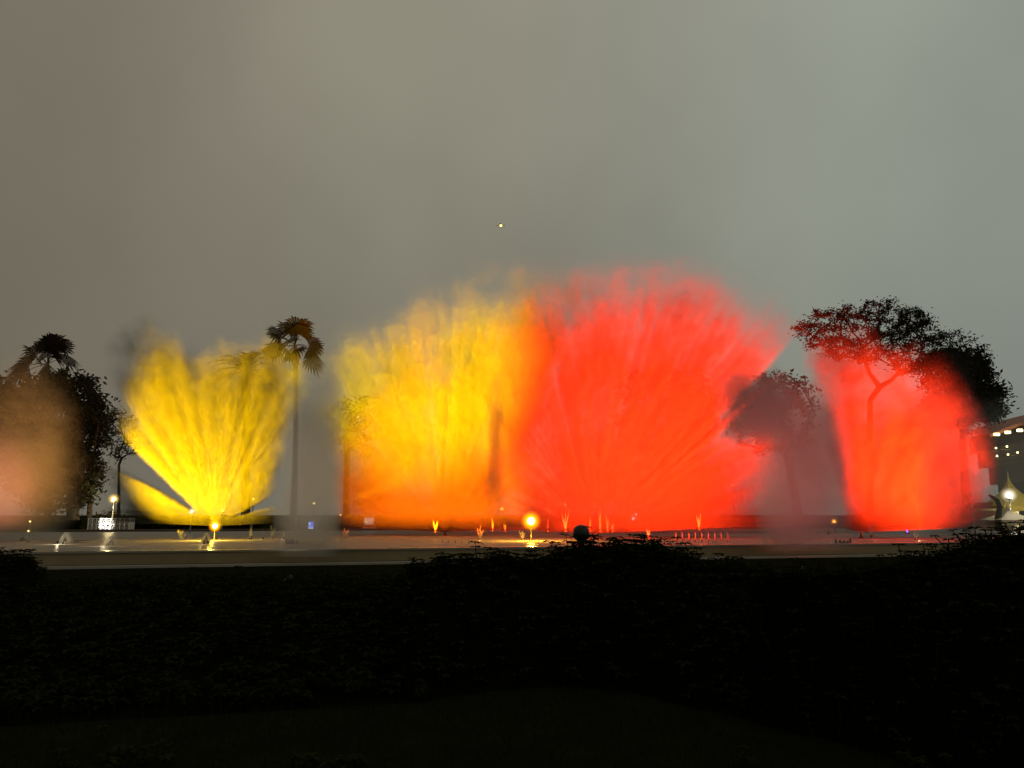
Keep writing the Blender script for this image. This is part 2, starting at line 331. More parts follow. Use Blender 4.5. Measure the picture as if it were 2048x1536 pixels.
def fountain(label, D, noz, outline, w0, wk, dens, ka, seed, jets=(), grow=1.16, lamp=None, **kw):
    prof, rm = profile(noz, D, outline); rm *= grow
    mt = spray_mat('spray_mist', prof, rm, w0, wk, dens, ka, seed, **kw)
    base = P(*noz, D); e_ = empty('fountain', base); tag(e_, label, 'fountain', 'fountains of the pool')
    fan_hull('spray', prof, rm, w0, wk, mt, e_, zmin=0.28 - base.z)
    zb = 0.20 - base.z
    MB().lathe([(0.16, zb), (0.16, zb + 0.1), (0.07, zb + 0.14), (0.06, zb + 0.4 if zb + 0.4 < 0 else -0.05), (0.045, 0.0)], 12).build('nozzle', M['bronze'], e_, True)
    rnd = random.Random(int(seed * 10))
    for i, (ang, ln) in enumerate(jets):
        a = R(ang); y = rnd.uniform(-0.3, 0.3)
        pts = [(math.sin(a) * ln * t, y * t, math.cos(a) * ln * t - 0.018 * ln * ln * t * t * abs(math.sin(a))) for t in (0, 0.25, 0.5, 0.75, 1.0)]
        r0 = rnd.uniform(0.007, 0.014)
        v_, f_ = tube(pts, [r0, r0 * 1.8, r0 * 3, r0 * 4.5, r0 * 5.5], 6, False); meshobj('jet', v_, f_, M['thread'], e_, True)
    return e_
def jet_fan(n, a0, a1, l0, l1, seed):
    rnd = random.Random(seed); return [(a0 + (a1 - a0) * (i + rnd.uniform(-0.3, 0.3)) / max(1, n - 1), rnd.uniform(l0, l1)) for i in range(n)]

fB = fountain('yellow lit fan of spray with bright lamp at its base, left of centre', 46, (430, 1052),
    [(250, 1046), (230, 985), (228, 938), (382, 1020), (390, 1016), (262, 884), (256, 790), (300, 688), (350, 704), (420, 728), (480, 715), (540, 708), (592, 752), (575, 860), (548, 960), (520, 1004), (470, 1034), (545, 1018), (540, 1046)],
    0.5, 0.11, 2.2, 44, 1.0, jet_fan(34, -34, 27, 3, 8.5, 1), grow=1.14, soft=0.55, turb=0.30, tscale=0.4, streak=0.9, radial=((0, 0.8), (0.5, 1.0), (1, 1.2)))
fC = fountain('tall yellow and orange cloud of spray behind the big lamp', 54, (890, 1063),
    [(672, 1054), (640, 980), (625, 850), (632, 760), (680, 690), (760, 640), (860, 585), (960, 572), (1060, 550), (1150, 575), (1125, 690), (1090, 830), (1060, 930), (1040, 1000), (1030, 1054)],
    2.4, 0.09, 1.0, 34, 2.0, (), grow=1.05, turb=0.22, soft=0.6, streak=0.8, patch=0.6, tscale=0.28, radial=((0, 1), (0.5, 1), (1, 0.25)))
fD = fountain('tallest red lit dome of spray right of the big lamp', 49, (1190, 1066),
    [(1030, 1056), (990, 975), (935, 850), (945, 740), (985, 635), (1085, 558), (1250, 545), (1400, 555), (1500, 605), (1575, 675), (1535, 760), (1450, 835), (1450, 860), (1540, 880), (1570, 960), (1600, 1020), (1635, 1056)],
    1.6, 0.10, 1.15, 38, 3.0, (), grow=1.06, turb=0.20, soft=0.6, streak=0.85, patch=0.5, radial=((0, 1), (0.45, 1), (1, 0.16)))
fF = fountain('red lit fan of spray below the spreading tree on the right', 47, (1722, 1064),
    [(1690, 1056), (1685, 1010), (1672, 930), (1628, 715), (1690, 668), (1790, 725), (1860, 725), (1910, 765), (1950, 850), (1985, 930), (2000, 1010), (1975, 1056)],
    1.3, 0.11, 1.25, 34, 4.0, (), grow=1.08, soft=0.6, streak=0.9, patch=0.6)
fA = fountain('dim pinkish column of spray with orange top at far left edge', 43, (45, 1075),
    [(-60, 1060), (-70, 900), (-30, 790), (40, 742), (90, 746), (125, 800), (150, 900), (120, 1060)],
    1.2, 0.08, 0.24, 18, 5.0, jet_fan(3, -15, 20, 2, 3, 7), soft=0.5, streak=0.5, albedo=0.5)

def mist(name, c, size, dens, seed, label, albedo=0.6, scale=0.16, step=0.6, nzs=1.0):
    mt = bpy.data.materials.new(name); mt.use_nodes = True; nt = mt.node_tree; nt.nodes.clear(); b = NB(nt)
    o = b.new('ShaderNodeOutputMaterial'); pv = b.new('ShaderNodeVolumePrincipled'); nt.links.new(pv.outputs[0], o.inputs['Volume']); pv.inputs['Color'].default_value = (albedo, albedo, albedo, 1)
    tcn = b.new('ShaderNodeTexCoord'); sc_ = b.new('ShaderNodeVectorMath', operation='DIVIDE'); nt.links.new(tcn.outputs['Object'], sc_.inputs[0]); sc_.inputs[1].default_value = size
    sx_ = b.new('ShaderNodeSeparateXYZ'); nt.links.new(sc_.outputs[0], sx_.inputs[0]); x2, y2, z2 = [b.m('MULTIPLY', v_, v_) for v_ in sx_.outputs]
    LN = b.m('SQRT', b.m('ADD', y2, b.m('SQRT', b.m('ADD', b.m('MULTIPLY', x2, x2), b.m('MULTIPLY', z2, z2)))))
    ad = b.new('ShaderNodeVectorMath', operation='ADD'); nt.links.new(tcn.outputs['Object'], ad.inputs[0]); ad.inputs[1].default_value = (seed * 7, seed, seed * 3)
    nz = b.noise(ad.outputs[0], scale, 3.0, 0.55)
    q = b.m('ADD', LN, b.m('MULTIPLY', b.m('SUBTRACT', 0.5, nz), nzs))
    d = b.m('MULTIPLY', b.mr(q, 1.0, 0.25), dens)
    d = b.m('MULTIPLY', d, b.mr(LN, 1.0, 0.85))
    nt.links.new(d, pv.inputs['Density']); mt.cycles.volume_step_rate = step
    m_ = MB(); zc = c[2]
    pts = []
    for i in range(11): t = math.pi * i / 10; pts.append((max(0.01, math.sin(t)), -math.cos(t)))
    m_._lathe(pts, 20, (0, 0, 0)); zmin = (0.29 - zc)
    sq = lambda c_, o_: c_ / max(1e-6, (c_ ** 4 + o_ ** 4) ** 0.25) * math.hypot(c_, o_) if abs(c_) > 1e-6 else 0.0
    m_.v = [(sq(x, z) * size[0], y * size[1], max(zmin, sq(z, x) * size[2])) for x, y, z in m_.v]
    ob = m_.build(name, mt); ob.location = c; tag(ob, label, 'mist', None, 'stuff'); return ob
def PM(px, py, D): return P(px, py, D)
mist('drifting_mist', PM(620, 945, 26.2), (1.25, 1.0, 4.4), 1.5, 1.0, 'grey unlit mist drifting between the two yellow fountains', albedo=0.66, scale=0.45, nzs=0.9)
mist('drifting_mist', PM(1606, 930, 30.6), (2.15, 1.1, 4.9), 1.7, 2.0, 'grey unlit mist column between the two red fountains', albedo=0.46, scale=0.4, nzs=0.9)
mist('drifting_mist', PM(1512, 812, 30.4), (1.85, 1.0, 1.8), 1.9, 2.6, 'hooked arm of grey mist reaching left from the grey column', albedo=0.40, scale=0.35, nzs=0.7)
mist('drifting_mist', PM(990, 880, 29.2), (0.42, 0.5, 3.0), 1.6, 2.9, 'narrow dark streak of mist at the join of yellow and red spray', albedo=0.22, scale=0.8, nzs=1.5)
mist('drifting_mist', PM(1905, 935, 38), (2.0, 1.2, 4.8), 0.9, 3.0, 'grey mist in front of the right red fountain', albedo=0.5, scale=0.25)
mist('drifting_mist', PM(1270, 1010, 62), (29, 3.5, 11.0), 0.30, 7.0, 'broad veil of grey mist hanging behind the orange and red fountains', albedo=0.30, scale=0.13)
mist('drifting_mist', PM(20, 1000, 41), (3.2, 1.6, 4.4), 0.34, 5.0, 'grey mist low at the left edge of the pool')

mist('drifting_mist', PM(2015, 930, 58), (4.2, 3.0, 6.0), 0.10, 6.2, 'thin haze before the tents at the right edge', albedo=0.6)
FL = []
def fl(px, off, t, TD, c, pw_, ang, label, blend=0.5):
    # offset behind the near wall
    lo = 24.0
    for _ in range(30):
        q = G(px, lo); d_ = (Vector((q.x, q.y)) - WL0).dot(WN)
        lo += (off - d_) * 0.8
    floodlight(px, lo, P(t[0], t[1], TD), c, pw_, ang, label, blend)
floodlight(120, 39.0, P(450, 850, 46), YEL, 370000, 72, 'added yellow floodlight in the water left of the left fan', 0.6)
fl(640, 0.9, (850, 690), 54, (1.0, 0.68, 0.0), 1600000, 46, 'added yellow floodlight behind the pool wall aimed at the tall cloud top', 1.0)
fl(720, 0.9, (890, 965), 54, ORA, 2300000, 40, 'added orange floodlight behind the pool wall aimed at the cloud foot', 1.0)
fl(1480, 0.9, (1245, 800), 49, RED, 1800000, 82, 'added red floodlight behind the pool wall facing the red dome', 1.0)
fl(2160, 0.9, (1785, 900), 47, RED, 1250000, 60, 'added red floodlight beyond the right end of the picture facing the right fan', 0.9)
floodlight(1596, 23.5, P(1596, 860, 30.6), (1.0, 0.24, 0.20), 9000, 70, 'added weak pink fill light in the bed before the grey mist column', 1.0, 0.04)  # added fill that brightens the grey mist column
floodlight(585, 20.0, P(590, 860, 26.2), (1.0, 0.74, 0.44), 2600, 70, 'added weak pale fill light in the bed before the grey mist by the blue sign', 1.0, 0.04)  # added fill that brightens the grey mist between the yellow fountains
fl(60, 0.9, (15, 850), 43, (1.0, 0.38, 0.04), 60000, 36, 'added small orange floodlight at the left end of the pool wall', 1.0)
fl(-60, 0.9, (-30, 960), 43, (1.0, 0.26, 0.18), 45000, 20, 'added pink floodlight beyond the left end of the pool wall', 1.0)

def point(name, loc, c, e, r=0.1, parent=None):
    l = bpy.data.lights.new(name, 'POINT'); l.color = c; l.energy = e; l.shadow_soft_size = r
    o = bpy.data.objects.new(name, l); col.objects.link(o); o.location = loc
    if parent: o.parent = parent
    return o
def lampball(px, py, D, r, mat_lens, label, lightc, e_w, hs=8.0):
    p_ = P(px, py, D); e_ = empty('fountain_lamp', (p_.x, D, 0.27)); tag(e_, label, 'lamp')
    z = p_.z - 0.27
    MB().lathe([(0.10, 0), (0.10, 0.04), (0.025, 0.07), (0.025, z - r * 0.3), (r * 0.2, z - r * 0.27)], 12).build('stand', M['steel'], e_, True)
    MB().ball(r * 0.28, (0, 0, z), 18).build('lens', mat_lens, e_, True); gb = MB().ball(r, (0, 0, 0), 24).build('halo_ball', halo('lamp_halo', (1.0, 0.36, 0.004), hs / r, r), e_, True); gb.location = (0, 0, z)  # soft ball of emission stands in for the lamp's glow in mist
    if e_w: point('lamp_glow', (0, -r * 1.6, z), lightc, e_w, 0.12, e_)
    return e_
lampball(1062, 1042, 43.0, 0.62, M['lens_w'], 'big blazing yellow white lamp at the foot of the red dome', (1.0, 0.45, 0.02), 900)
lampball(430, 1052, 43.5, 0.40, M['lens_w'], 'bright lamp at the foot of the left yellow fan', (1.0, 0.65, 0.05), 500)
# ------------------------------------------------------------------ trees and palms
def leaf_cloud(centres, spread, n_each, size, rnd, flat=1.0, droop=0.0):
    """many small folded leaves scattered round the given twig ends"""
    v, f_ = [], []
    for c in centres:
        k = max(1, int(n_each * rnd.uniform(0.6, 1.4)))
        for _ in range(k):
            d = Vector((rnd.gauss(0, 1), rnd.gauss(0, 1), rnd.gauss(0, 1) * flat)) * spread * rnd.uniform(0.3, 0.75)
            p_ = Vector(c) + d
            a = Vector((rnd.uniform(-1, 1), rnd.uniform(-1, 1), rnd.uniform(-1, 1) * 0.7 - droop)).normalized(); b_ = a.orthogonal().normalized(); b_.rotate(Matrix.Rotation(rnd.uniform(0, 6.28), 3, a))
            s_ = size * rnd.uniform(0.6, 1.4); o = len(v)
            v += [p_ - a * s_, p_ + b_ * s_ * 0.45, p_ + a * s_, p_ - b_ * s_ * 0.45]; f_.append((o, o + 1, o + 2, o + 3))
    return v, f_
def skeleton(trunk_pts, targets, rnd, tip=0.02, k=2.2, r_trunk=0.4):
    """grow limbs from the trunk to every target by joining each to the nearest wood; returns tubes"""
    nodes = [Vector(p_) for p_ in trunk_pts]; parent = [-1] + list(range(len(trunk_pts) - 1)); root = nodes[-1]; dist = [0.0] * len(nodes)
    for t in sorted(targets, key=lambda q: (Vector(q) - root).length):
        t = Vector(t); best = min(range(len(trunk_pts) - 1, len(nodes)), key=lambda i: (nodes[i] - t).length + 0.28 * dist[i])
        a = nodes[best]; L = (t - a).length; n = max(1, int(L / 1.3)); prev = best
        for j in range(1, n + 1):
            q = a.lerp(t, j / n)
            if j < n: q += Vector((rnd.gauss(0, 1), rnd.gauss(0, 1), rnd.gauss(0, 0.7))) * 0.10 * L / n + Vector((0, 0, 0.06 * L * math.sin(math.pi * j / n)))
            nodes.append(q); parent.append(prev); dist.append(dist[prev] + (q - nodes[prev]).length); prev = len(nodes) - 1
    area = [0.0] * len(nodes); kids = [0] * len(nodes)
    for i in range(len(nodes) - 1, 0, -1):
        if kids[i] == 0: area[i] = tip ** k
        area[parent[i]] += area[i]; kids[parent[i]] += 1
    rad = [max(tip, a_ ** (1 / k)) for a_ in area]; sc_ = r_trunk / rad[len(trunk_pts) - 1]
    rad = [max(tip, r * sc_) if r * sc_ > tip else tip for r in rad]
    tv, lv = MB(), MB()
    tp = list(range(len(trunk_pts))); tv.add(tube([nodes[i] for i in tp], [r_trunk * (1.35 - 0.4 * i / max(1, len(tp) - 1)) for i in tp], 9))
    for i in range(len(trunk_pts), len(nodes)):
        p_ = parent[i]; lv.add(tube([nodes[p_], nodes[i]], [min(rad[p_], rad[i] * 1.6), rad[i]], 5, False))
    return tv, lv
def envelope(poly, D, depth, n, rnd, shell=0.0):
    """points spread through a crown whose outline in the photograph is poly; depth is its half thickness in metres"""
    xs = [p_[0] for p_ in poly]; ys = [p_[1] for p_ in poly]; cx, cy_ = sum(xs) / len(xs), sum(ys) / len(ys); out = []
    def inside(x, y):
        r_ = False; j = len(poly) - 1
        for i in range(len(poly)):
            (x1, y1), (x2, y2) = poly[i], poly[j]
            if (y1 > y) != (y2 > y) and x < (x2 - x1) * (y - y1) / (y2 - y1) + x1: r_ = not r_
            j = i
        return r_
    while len(out) < n:
        x, y = rnd.uniform(min(xs), max(xs)), rnd.uniform(min(ys), max(ys))
        if not inside(x, y): continue
        e_ = math.hypot((x - cx) / (max(xs) - min(xs)), (y - cy_) / (max(ys) - min(ys))) * 2
        if shell and rnd.random() > 0.25 + shell * e_: continue
        dd = depth * math.sqrt(max(0.05, 1 - min(1, e_) ** 2)) * rnd.uniform(-1, 1)
        out.append(P(x, y, D + dd))
    return out
def tree(label, D, base_px, fork, poly, depth, n_t, n_leaf, leaf, spread, r_trunk, mat, seed, lean=0.0, tip=0.025, flat=0.8, shell=0.0, group='trees behind the fountains', stems=None):
    rnd = random.Random(seed); base = G(base_px, D); fk = P(fork[0], fork[1], D)
    e_ = empty('tree', base); tag(e_, label, 'tree', group)
    pts = [base + (fk - base) * t + Vector((math.sin(t * 5 + seed) * 0.25 * lean, 0, 0)) for t in (0, 0.25, 0.5, 0.75, 1)]
    tg = envelope(poly, D, depth, n_t, rnd, shell)
    tv, lv = skeleton([p_ - base for p_ in pts], [t - base for t in tg], rnd, tip, 2.2, r_trunk)
    tr = tv.build('trunk', M['bark'], e_, True)
    lv.build('limbs', M['bark'], tr, True)
    for (sx0, sx1, sy) in (stems or []):
        a = G(sx0, D + 0.5) - base; b_ = P(sx1, sy, D + 0.5) - base
        MB().tube([a, a.lerp(b_, 0.5) + Vector((0.1, 0, 0)), b_], [r_trunk * 0.8, r_trunk * 0.6, r_trunk * 0.5], 8).build('trunk', M['bark'], e_, True)
    v_, f_ = leaf_cloud([t - base for t in tg], spread, n_leaf, leaf, rnd, flat); cr = meshobj('crown', v_, f_, mat, e_); cr['kind'] = 'stuff'
    return e_
def fan_palm(label, D, px, py, base_px, Rf, n, seed, lean=0):
    rnd = random.Random(seed); top = P(px, py, D); base = Vector((G(base_px, D).x, D, 0)); e_ = empty('palm_tree', base); tag(e_, label, 'palm tree', 'palms behind the fountains')
    t = top - base; MB().tube([t * q + Vector((0.25 * math.sin(q * 3), 0, 0)) - Vector((0.25 * math.sin(3) * q, 0, 0)) for q in (0, 0.05, 0.3, 0.6, 0.9, 1)], [0.55, 0.42, 0.33, 0.28, 0.27, 0.2], 10).build('trunk', M['palmbark'], e_, True)
    for i in range(n):
        az = i * 2.399 + rnd.uniform(-0.2, 0.2); el = R(rnd.uniform(-40, 78)) if i > 3 else R(80)
        d = Vector((math.cos(az) * math.cos(el), math.sin(az) * math.cos(el), math.sin(el))); sag = Vector((0, 0, -1))
        pet = Rf * rnd.uniform(0.42, 0.58); c = t + d * pet + sag * pet * 0.12
        m_ = MB().tube([t, t + d * pet * 0.5 + Vector((0, 0, 0.02)), c], [0.05, 0.035, 0.025], 4)
        side = d.cross(Vector((0, 0, 1))).normalized() if abs(d.z) < 0.97 else Vector((1, 0, 0)); side.rotate(Matrix.Rotation(R(rnd.uniform(-70, 70)), 3, d)); L = Rf * rnd.uniform(0.5, 0.62)
        nl = 17
        for j in range(nl):
            a = R(-108 + 216 * j / (nl - 1)); dl = (d * math.cos(a) + side * math.sin(a)).normalized(); up = d.cross(side).normalized(); w_ = side * math.cos(a) - d * math.sin(a)
            l_ = L * (0.72 + 0.28 * math.cos(a * 0.8)) * rnd.uniform(0.92, 1.05)
            p1 = c + dl * l_ * 0.6 + Vector((0, 0, -0.04 * l_)); p2 = c + dl * l_ * 0.92 + Vector((0, 0, -0.26 * l_ * rnd.uniform(0.6, 1.3))); ww = l_ * 0.062
            m_.add(([c, p1 - w_ * ww, p2, p1 + w_ * ww], [(0, 1, 2, 3)]))
        m_.build('frond', M['frond'], e_)
    # skirt of dead fronds hanging under the crown
    m_ = MB()
    for i in range(60):
        az = rnd.uniform(0, 6.28); z0 = rnd.uniform(0.0, 1.2); p0 = t + Vector((math.cos(az) * 0.28, math.sin(az) * 0.28, -z0)); p1 = p0 + Vector((math.cos(az) * 0.45, math.sin(az) * 0.45, -rnd.uniform(0.5, 1.1))); s_ = Vector((-math.sin(az), math.cos(az), 0)) * 0.10
        m_.add(([p0, p1 - s_, p1 + Vector((0, 0, -0.3)), p1 + s_], [(0, 1, 2, 3)]))
    m_.build('dead_frond_skirt', M['palmbark'], e_)
    return e_
def date_palm(label, D, px, py, base_px, Rf, n, seed):
    rnd = random.Random(seed); top = P(px, py, D); base = Vector((G(base_px, D).x, D, 0)); e_ = empty('palm_tree', base); tag(e_, label, 'palm tree', 'palms behind the fountains')
    t = top - base; MB().tube([t * q for q in (0, 0.05, 0.5, 0.92, 1)], [0.6, 0.5, 0.42, 0.5, 0.3], 10).build('trunk', M['palmbark'], e_, True)
    for i in range(n):
        az = i * 2.399 + rnd.uniform(-0.2, 0.2); el = R(rnd.uniform(-5, 75)); L = Rf * rnd.uniform(0.85, 1.1); h = Vector((math.cos(az), math.sin(az), 0)); pts = []
        for q in range(9):
            s_ = q / 8; pts.append(t + h * L * s_ * math.cos(el) * (1 - 0.12 * s_) + Vector((0, 0, L * (math.sin(el) * s_ - 0.55 * s_ * s_))))
        m_ = MB().tube(pts, [0.05 - 0.005 * q for q in range(9)], 4); side = Vector((-h.y, h.x, 0))
        for q in range(30):
            s_ = 0.12 + 0.86 * q / 29; i0 = min(7, int(s_ * 8)); a = pts[i0].lerp(pts[i0 + 1], s_ * 8 - i0); d = (pts[i0 + 1] - pts[i0]).normalized(); ll = L * 0.17 * math.sin(math.pi * (0.12 + 0.80 * s_)) + 0.1
            for sg in (-1, 1):
                tipp = a + (d * 0.55 + side * sg * 0.8 + Vector((0, 0, 0.15 - 0.35 * rnd.random()))).normalized() * ll; w_ = d * 0.045
                m_.add(([a - w_, tipp, a + w_], [(0, 1, 2)]))
        m_.build('frond', M['frond'], e_)
    return e_

tree('dark dense rounded tree standing left of the yellow fan', 82, 150, (145, 985), [(15, 790), (60, 752), (120, 745), (175, 755), (208, 790), (212, 840), (200, 900), (195, 970), (165, 1020), (80, 1025), (25, 990), (5, 900)], 5.0, 420, 60, 0.24, 1.0, 0.45, M['leafd'], 11, shell=0, stems=[(138, 136, 1000), (176, 180, 985)])
tree('dark leafy tree cut off by the left edge', 86, -60, (-60, 960), [(-160, 760), (-90, 735), (-20, 742), (30, 760), (35, 830), (20, 930), (-40, 1000), (-130, 980)], 4.5, 200, 60, 0.24, 1.0, 0.4, M['leafd'], 12)
tree('small sparse tree between the dark tree and the yellow fan', 98, 238, (238, 930), [(205, 845), (225, 812), (250, 815), (275, 850), (280, 900), (245, 925), (212, 900)], 2.2, 70, 22, 0.16, 0.6, 0.16, M['leaf'], 13)
fan_palm('fan palm rising above the dark tree at far left', 88, 95, 728, 95, 4.4, 16, 21)
fan_palm('tall fan palm above the grey gap between yellow fountains', 92, 590, 690, 586, 4.3, 20, 22)
date_palm('shorter feathery palm veiled by the left yellow fan', 84, 492, 744, 492, 5.6, 34, 23)
tree('broad tree veiled by mist left of the orange cloud', 86, 692, (694, 900), [(655, 830), (700, 795), (760, 800), (790, 850), (780, 890), (730, 915), (675, 900)], 4.0, 90, 26, 0.22, 0.8, 0.3, M['leafd'], 14)
tree('rounded tree veiled by the red dome', 88, 1330, (1330, 930), [(1215, 800), (1260, 752), (1330, 738), (1400, 745), (1430, 800), (1425, 880), (1350, 925), (1250, 900)], 5.0, 120, 34, 0.28, 0.9, 0.42, M['leafd'], 15)
tree('grey veiled tree between the two red fountains', 84, 1600, (1575, 915), [(1440, 830), (1460, 770), (1530, 745), (1610, 760), (1640, 830), (1610, 890), (1540, 905), (1470, 885)], 4.0, 110, 32, 0.26, 0.9, 0.4, M['leafd'], 16)
tree('wide spreading open crowned tree above the right red fountain', 78, 1738, (1740, 800), [(1588, 655), (1640, 618), (1690, 610), (1715, 625), (1740, 602), (1775, 597), (1830, 612), (1862, 640), (1880, 662), (1930, 665), (1966, 690), (1985, 725), (1970, 745), (1920, 730), (1855, 742), (1805, 752), (1770, 712), (1740, 725), (1690, 722), (1640, 708), (1600, 680)], 5.5, 520, 34, 0.14, 0.62, 0.28, M['leafd'], 17, tip=0.035, flat=0.5)
tree('dense dark tree hanging over the right edge of the red fan', 74, 1935, (1925, 900), [(1840, 735), (1870, 705), (1920, 700), (1968, 728), (1992, 762), (2008, 790), (2000, 830), (1978, 850), (1950, 830), (1925, 860), (1880, 850), (1850, 800)], 3.8, 260, 60, 0.20, 0.75, 0.36, M['leafd'], 18)

# low bushes and hedges beyond the pool
def bush(label, D, px0, px1, py_top, leaf, n, mat, seed, name='bush', group='bushes beyond the pool'):
    rnd = random.Random(seed); a = G(px0, D); b_ = G(px1, D); c = (a + b_) / 2; top = P((px0 + px1) / 2, py_top, D).z; e_ = empty(name, c); tag(e_, label, name.split('_')[-1], group)
    W = (b_ - a).length / 2; cs = []
    for _ in range(n):
        x = rnd.uniform(-1, 1); y = rnd.uniform(-1, 1); h = math.sqrt(max(0.05, 1 - 0.7 * x * x)) * rnd.uniform(0.1, 1)
        cs.append(Vector((x * W, y * 0.9, h * top * 0.95)))
    tv, lv = skeleton([Vector((0, 0, 0)), Vector((0, 0, 0.15))], cs[::4], rnd, 0.015, 2.2, 0.06)
    lv.add((tv.v, tv.f)); lv.build('branches', M['bark'], e_)
    v_, f_ = leaf_cloud(cs, 0.35, 10, leaf, rnd); cr = meshobj('foliage', v_, f_, mat, e_); cr['kind'] = 'stuff'
    return e_
bush('reddish bush lit orange behind the lattice fence', 86, 188, 250, 1018, 0.13, 120, M['leafr'], 31)
bush('low round shrub on top of the lattice fence line', 80, 160, 225, 1046, 0.10, 90, M['leafd'], 32)
def hedge(label, D, px0, px1, h, seed, dep=1.0):
    rnd = random.Random(seed); a = G(px0, D); b_ = G(px1, D); c = (a + b_) / 2; e_ = empty('hedge', c); tag(e_, label, 'hedge', 'clipped hedges beyond the pool'); W = (b_ - a).length / 2
    n = int(W * 70); v_, f_ = leaf_cloud([Vector((rnd.uniform(-W, W), rnd.uniform(-dep, dep), rnd.uniform(0.05, h))) for _ in range(n)], 0.18, 5, 0.10, rnd); cr = meshobj('foliage', v_, f_, M['leaf'], e_); cr['kind'] = 'stuff'
    MB().box(-W + 0.05, W - 0.05, -dep * 0.8, dep * 0.8, 0, h * 0.9).build('core', M['stem'], e_)
hedge('clipped dark green hedge left of the lattice fence', 78, 95, 172, 1.25, 41)
hedge('clipped hedge behind the left yellow fan', 79, 272, 520, 0.8, 42)
hedge('long clipped hedge across the pool behind the orange cloud', 80, 640, 1040, 0.9, 43)
hedge('long clipped hedge across the pool behind the red dome', 80, 1075, 1640, 0.9, 44)

# ------------------------------------------------------------------ lamps beyond the pool
def street_lamp(px, py, D, mat, label, r=0.22, energy=0, c=(1, 0.75, 0.35), post=True):
    p_ = P(px, py, D); e_ = empty('street_lamp', (p_.x, D, 0)); tag(e_, label, 'street lamp', 'lamps in the park beyond the pool'); z = p_.z
    MB().lathe([(0.14, 0), (0.14, 0.25), (0.06, 0.32), (0.045, z - r - 0.08)], 10).build('post', M['steel'], e_, True)
    MB().lathe([(0.05, z - r - 0.10), (r * 0.75, z - r * 0.85), (r * 0.8, z - r * 0.7)], 12).build('collar', M['steel'], e_, True)
    MB().ball(r * 0.5, (0, 0, z), 14).build('bulb', mat, e_, True)
    hc = {'warm_bulb': (1, 0.62, 0.12), 'amber_bulb': (1, 0.5, 0.04), 'cool_bulb': (1, 0.92, 0.7), 'orange_bulb': (1, 0.3, 0.02), 'pink_bulb': (1, 0.45, 0.4)}[mat.name]
    gb = MB().ball(r * 2.0, (0, 0, 0), 16).build('halo_ball', halo('lamp_halo', hc, 2.6 / r, r * 2.0, 2.5), e_, True); gb.location = (0, 0, z)  # emissive ball paints the halo round the bulb
    if energy: point('lamp_light', (0, -r * 1.3, z), c, energy, 0.15, e_)
    return e_
street_lamp(228, 998, 80, M['warm'], 'bright warm lamp on a thin post beside the lattice fence', 0.36, 900)
street_lamp(383, 1024, 62, M['cool'], 'white lamp just left of the yellow fan nozzle', 0.20)
street_lamp(446, 1021, 66, M['warm'], 'small warm lamp just right of the yellow fan nozzle', 0.13)
street_lamp(507, 998, 78, M['warm'], 'warm lamp at the right edge of the left yellow fan', 0.16)
street_lamp(628, 1007, 82, M['warm'], 'small warm lamp above the blue sign', 0.14)
street_lamp(681, 1030, 90, M['amber'], 'tiny amber lamp right of the blue sign', 0.08)
street_lamp(712, 998, 95, M['orange'], 'tiny orange lamp at the edge of the orange cloud', 0.09)
street_lamp(757, 996, 95, M['orange'], 'tiny orange lamp inside the orange cloud', 0.09)
street_lamp(1004, 1018, 70, M['amber'], 'yellow lamp left of the big blazing lamp', 0.20)
street_lamp(1130, 1010, 72, M['amber'], 'amber lamp right of the big blazing lamp', 0.17)
street_lamp(1142, 998, 84, M['orange'], 'dim orange lamp above the amber one in the red dome', 0.14)
street_lamp(1193, 1013, 84, M['pink'], 'dim pinkish lamp inside the red dome', 0.16)
street_lamp(1267, 1037, 76, M['cool'], 'lower of the paired white lamps in the red dome', 0.24)
street_lamp(1272, 1029, 80, M['cool'], 'upper of the paired white lamps in the red dome', 0.22)
street_lamp(1465, 970, 90, M['amber'], 'tiny yellow lamp high at the right of the red dome', 0.10)
street_lamp(2018, 990, 70, M['cool'], 'dazzling white lamp beside the pointed tent', 0.42, 500, (1, 0.9, 0.7))
street_lamp(60, 1043, 74, M['warm'], 'upper of two tiny lamps low at the left edge', 0.10)
street_lamp(57, 1062, 62, M['warm'], 'lower of two tiny lamps low at the left edge', 0.09)
street_lamp(1668, 1043, 60, M['orange'], 'orange lamp low in the grey gap between red fountains', 0.16)
street_lamp(1898, 1028, 62, M['pink'], 'small pink lamp at the foot of the right red fan', 0.10)
tb = G(1812, 58, 0.25); e_ = empty('light_tube', tb); tag(e_, 'thin upright violet light tube right of the red fan foot', 'light')
MB().tube([(-0.10, 0, P(0, 1020, 58).z - 0.25), (0.06, 0, 0.12)], [0.045, 0.05], 8).build('tube', M['violet'], e_, True); MB().lathe([(0.16, 0), (0.16, 0.06), (0.07, 0.12)], 10, (0.06, 0, 0)).build('base', M['steel'], e_)

# lattice fence with its white panels
DF = 76
def fence(px0, px1, label, bright):
    a = G(px0, DF); b_ = G(px1, DF); W = (b_ - a).length; e_ = empty('lattice_fence', a); tag(e_, label, 'fence', 'white fences beyond the pool'); H = 1.35; n = max(2, round(W / 0.42)); st = W / n
    for i in range(n + 1): MB().box(i * st - 0.035, i * st + 0.035, -0.035, 0.035, 0, H).build('post', M['white'], e_)
    for z in (0.12, 0.72, H - 0.10): MB().box(0, W, -0.02, 0.02, z, z + 0.06).build('rail', M['white'], e_)
    for i in range(n):
        x0 = i * st + 0.06; x1 = (i + 1) * st - 0.06
        for (z0, z1) in ((0.20, 0.70), (0.80, H - 0.12)):
            MB().tube([(x0, 0.03, z0), (x1, 0.03, z1)], 0.018, 5).build('brace', M['white'], e_); MB().tube([(x0, -0.03, z1), (x1, -0.03, z0)], 0.018, 5).build('brace', M['white'], e_)
    return e_
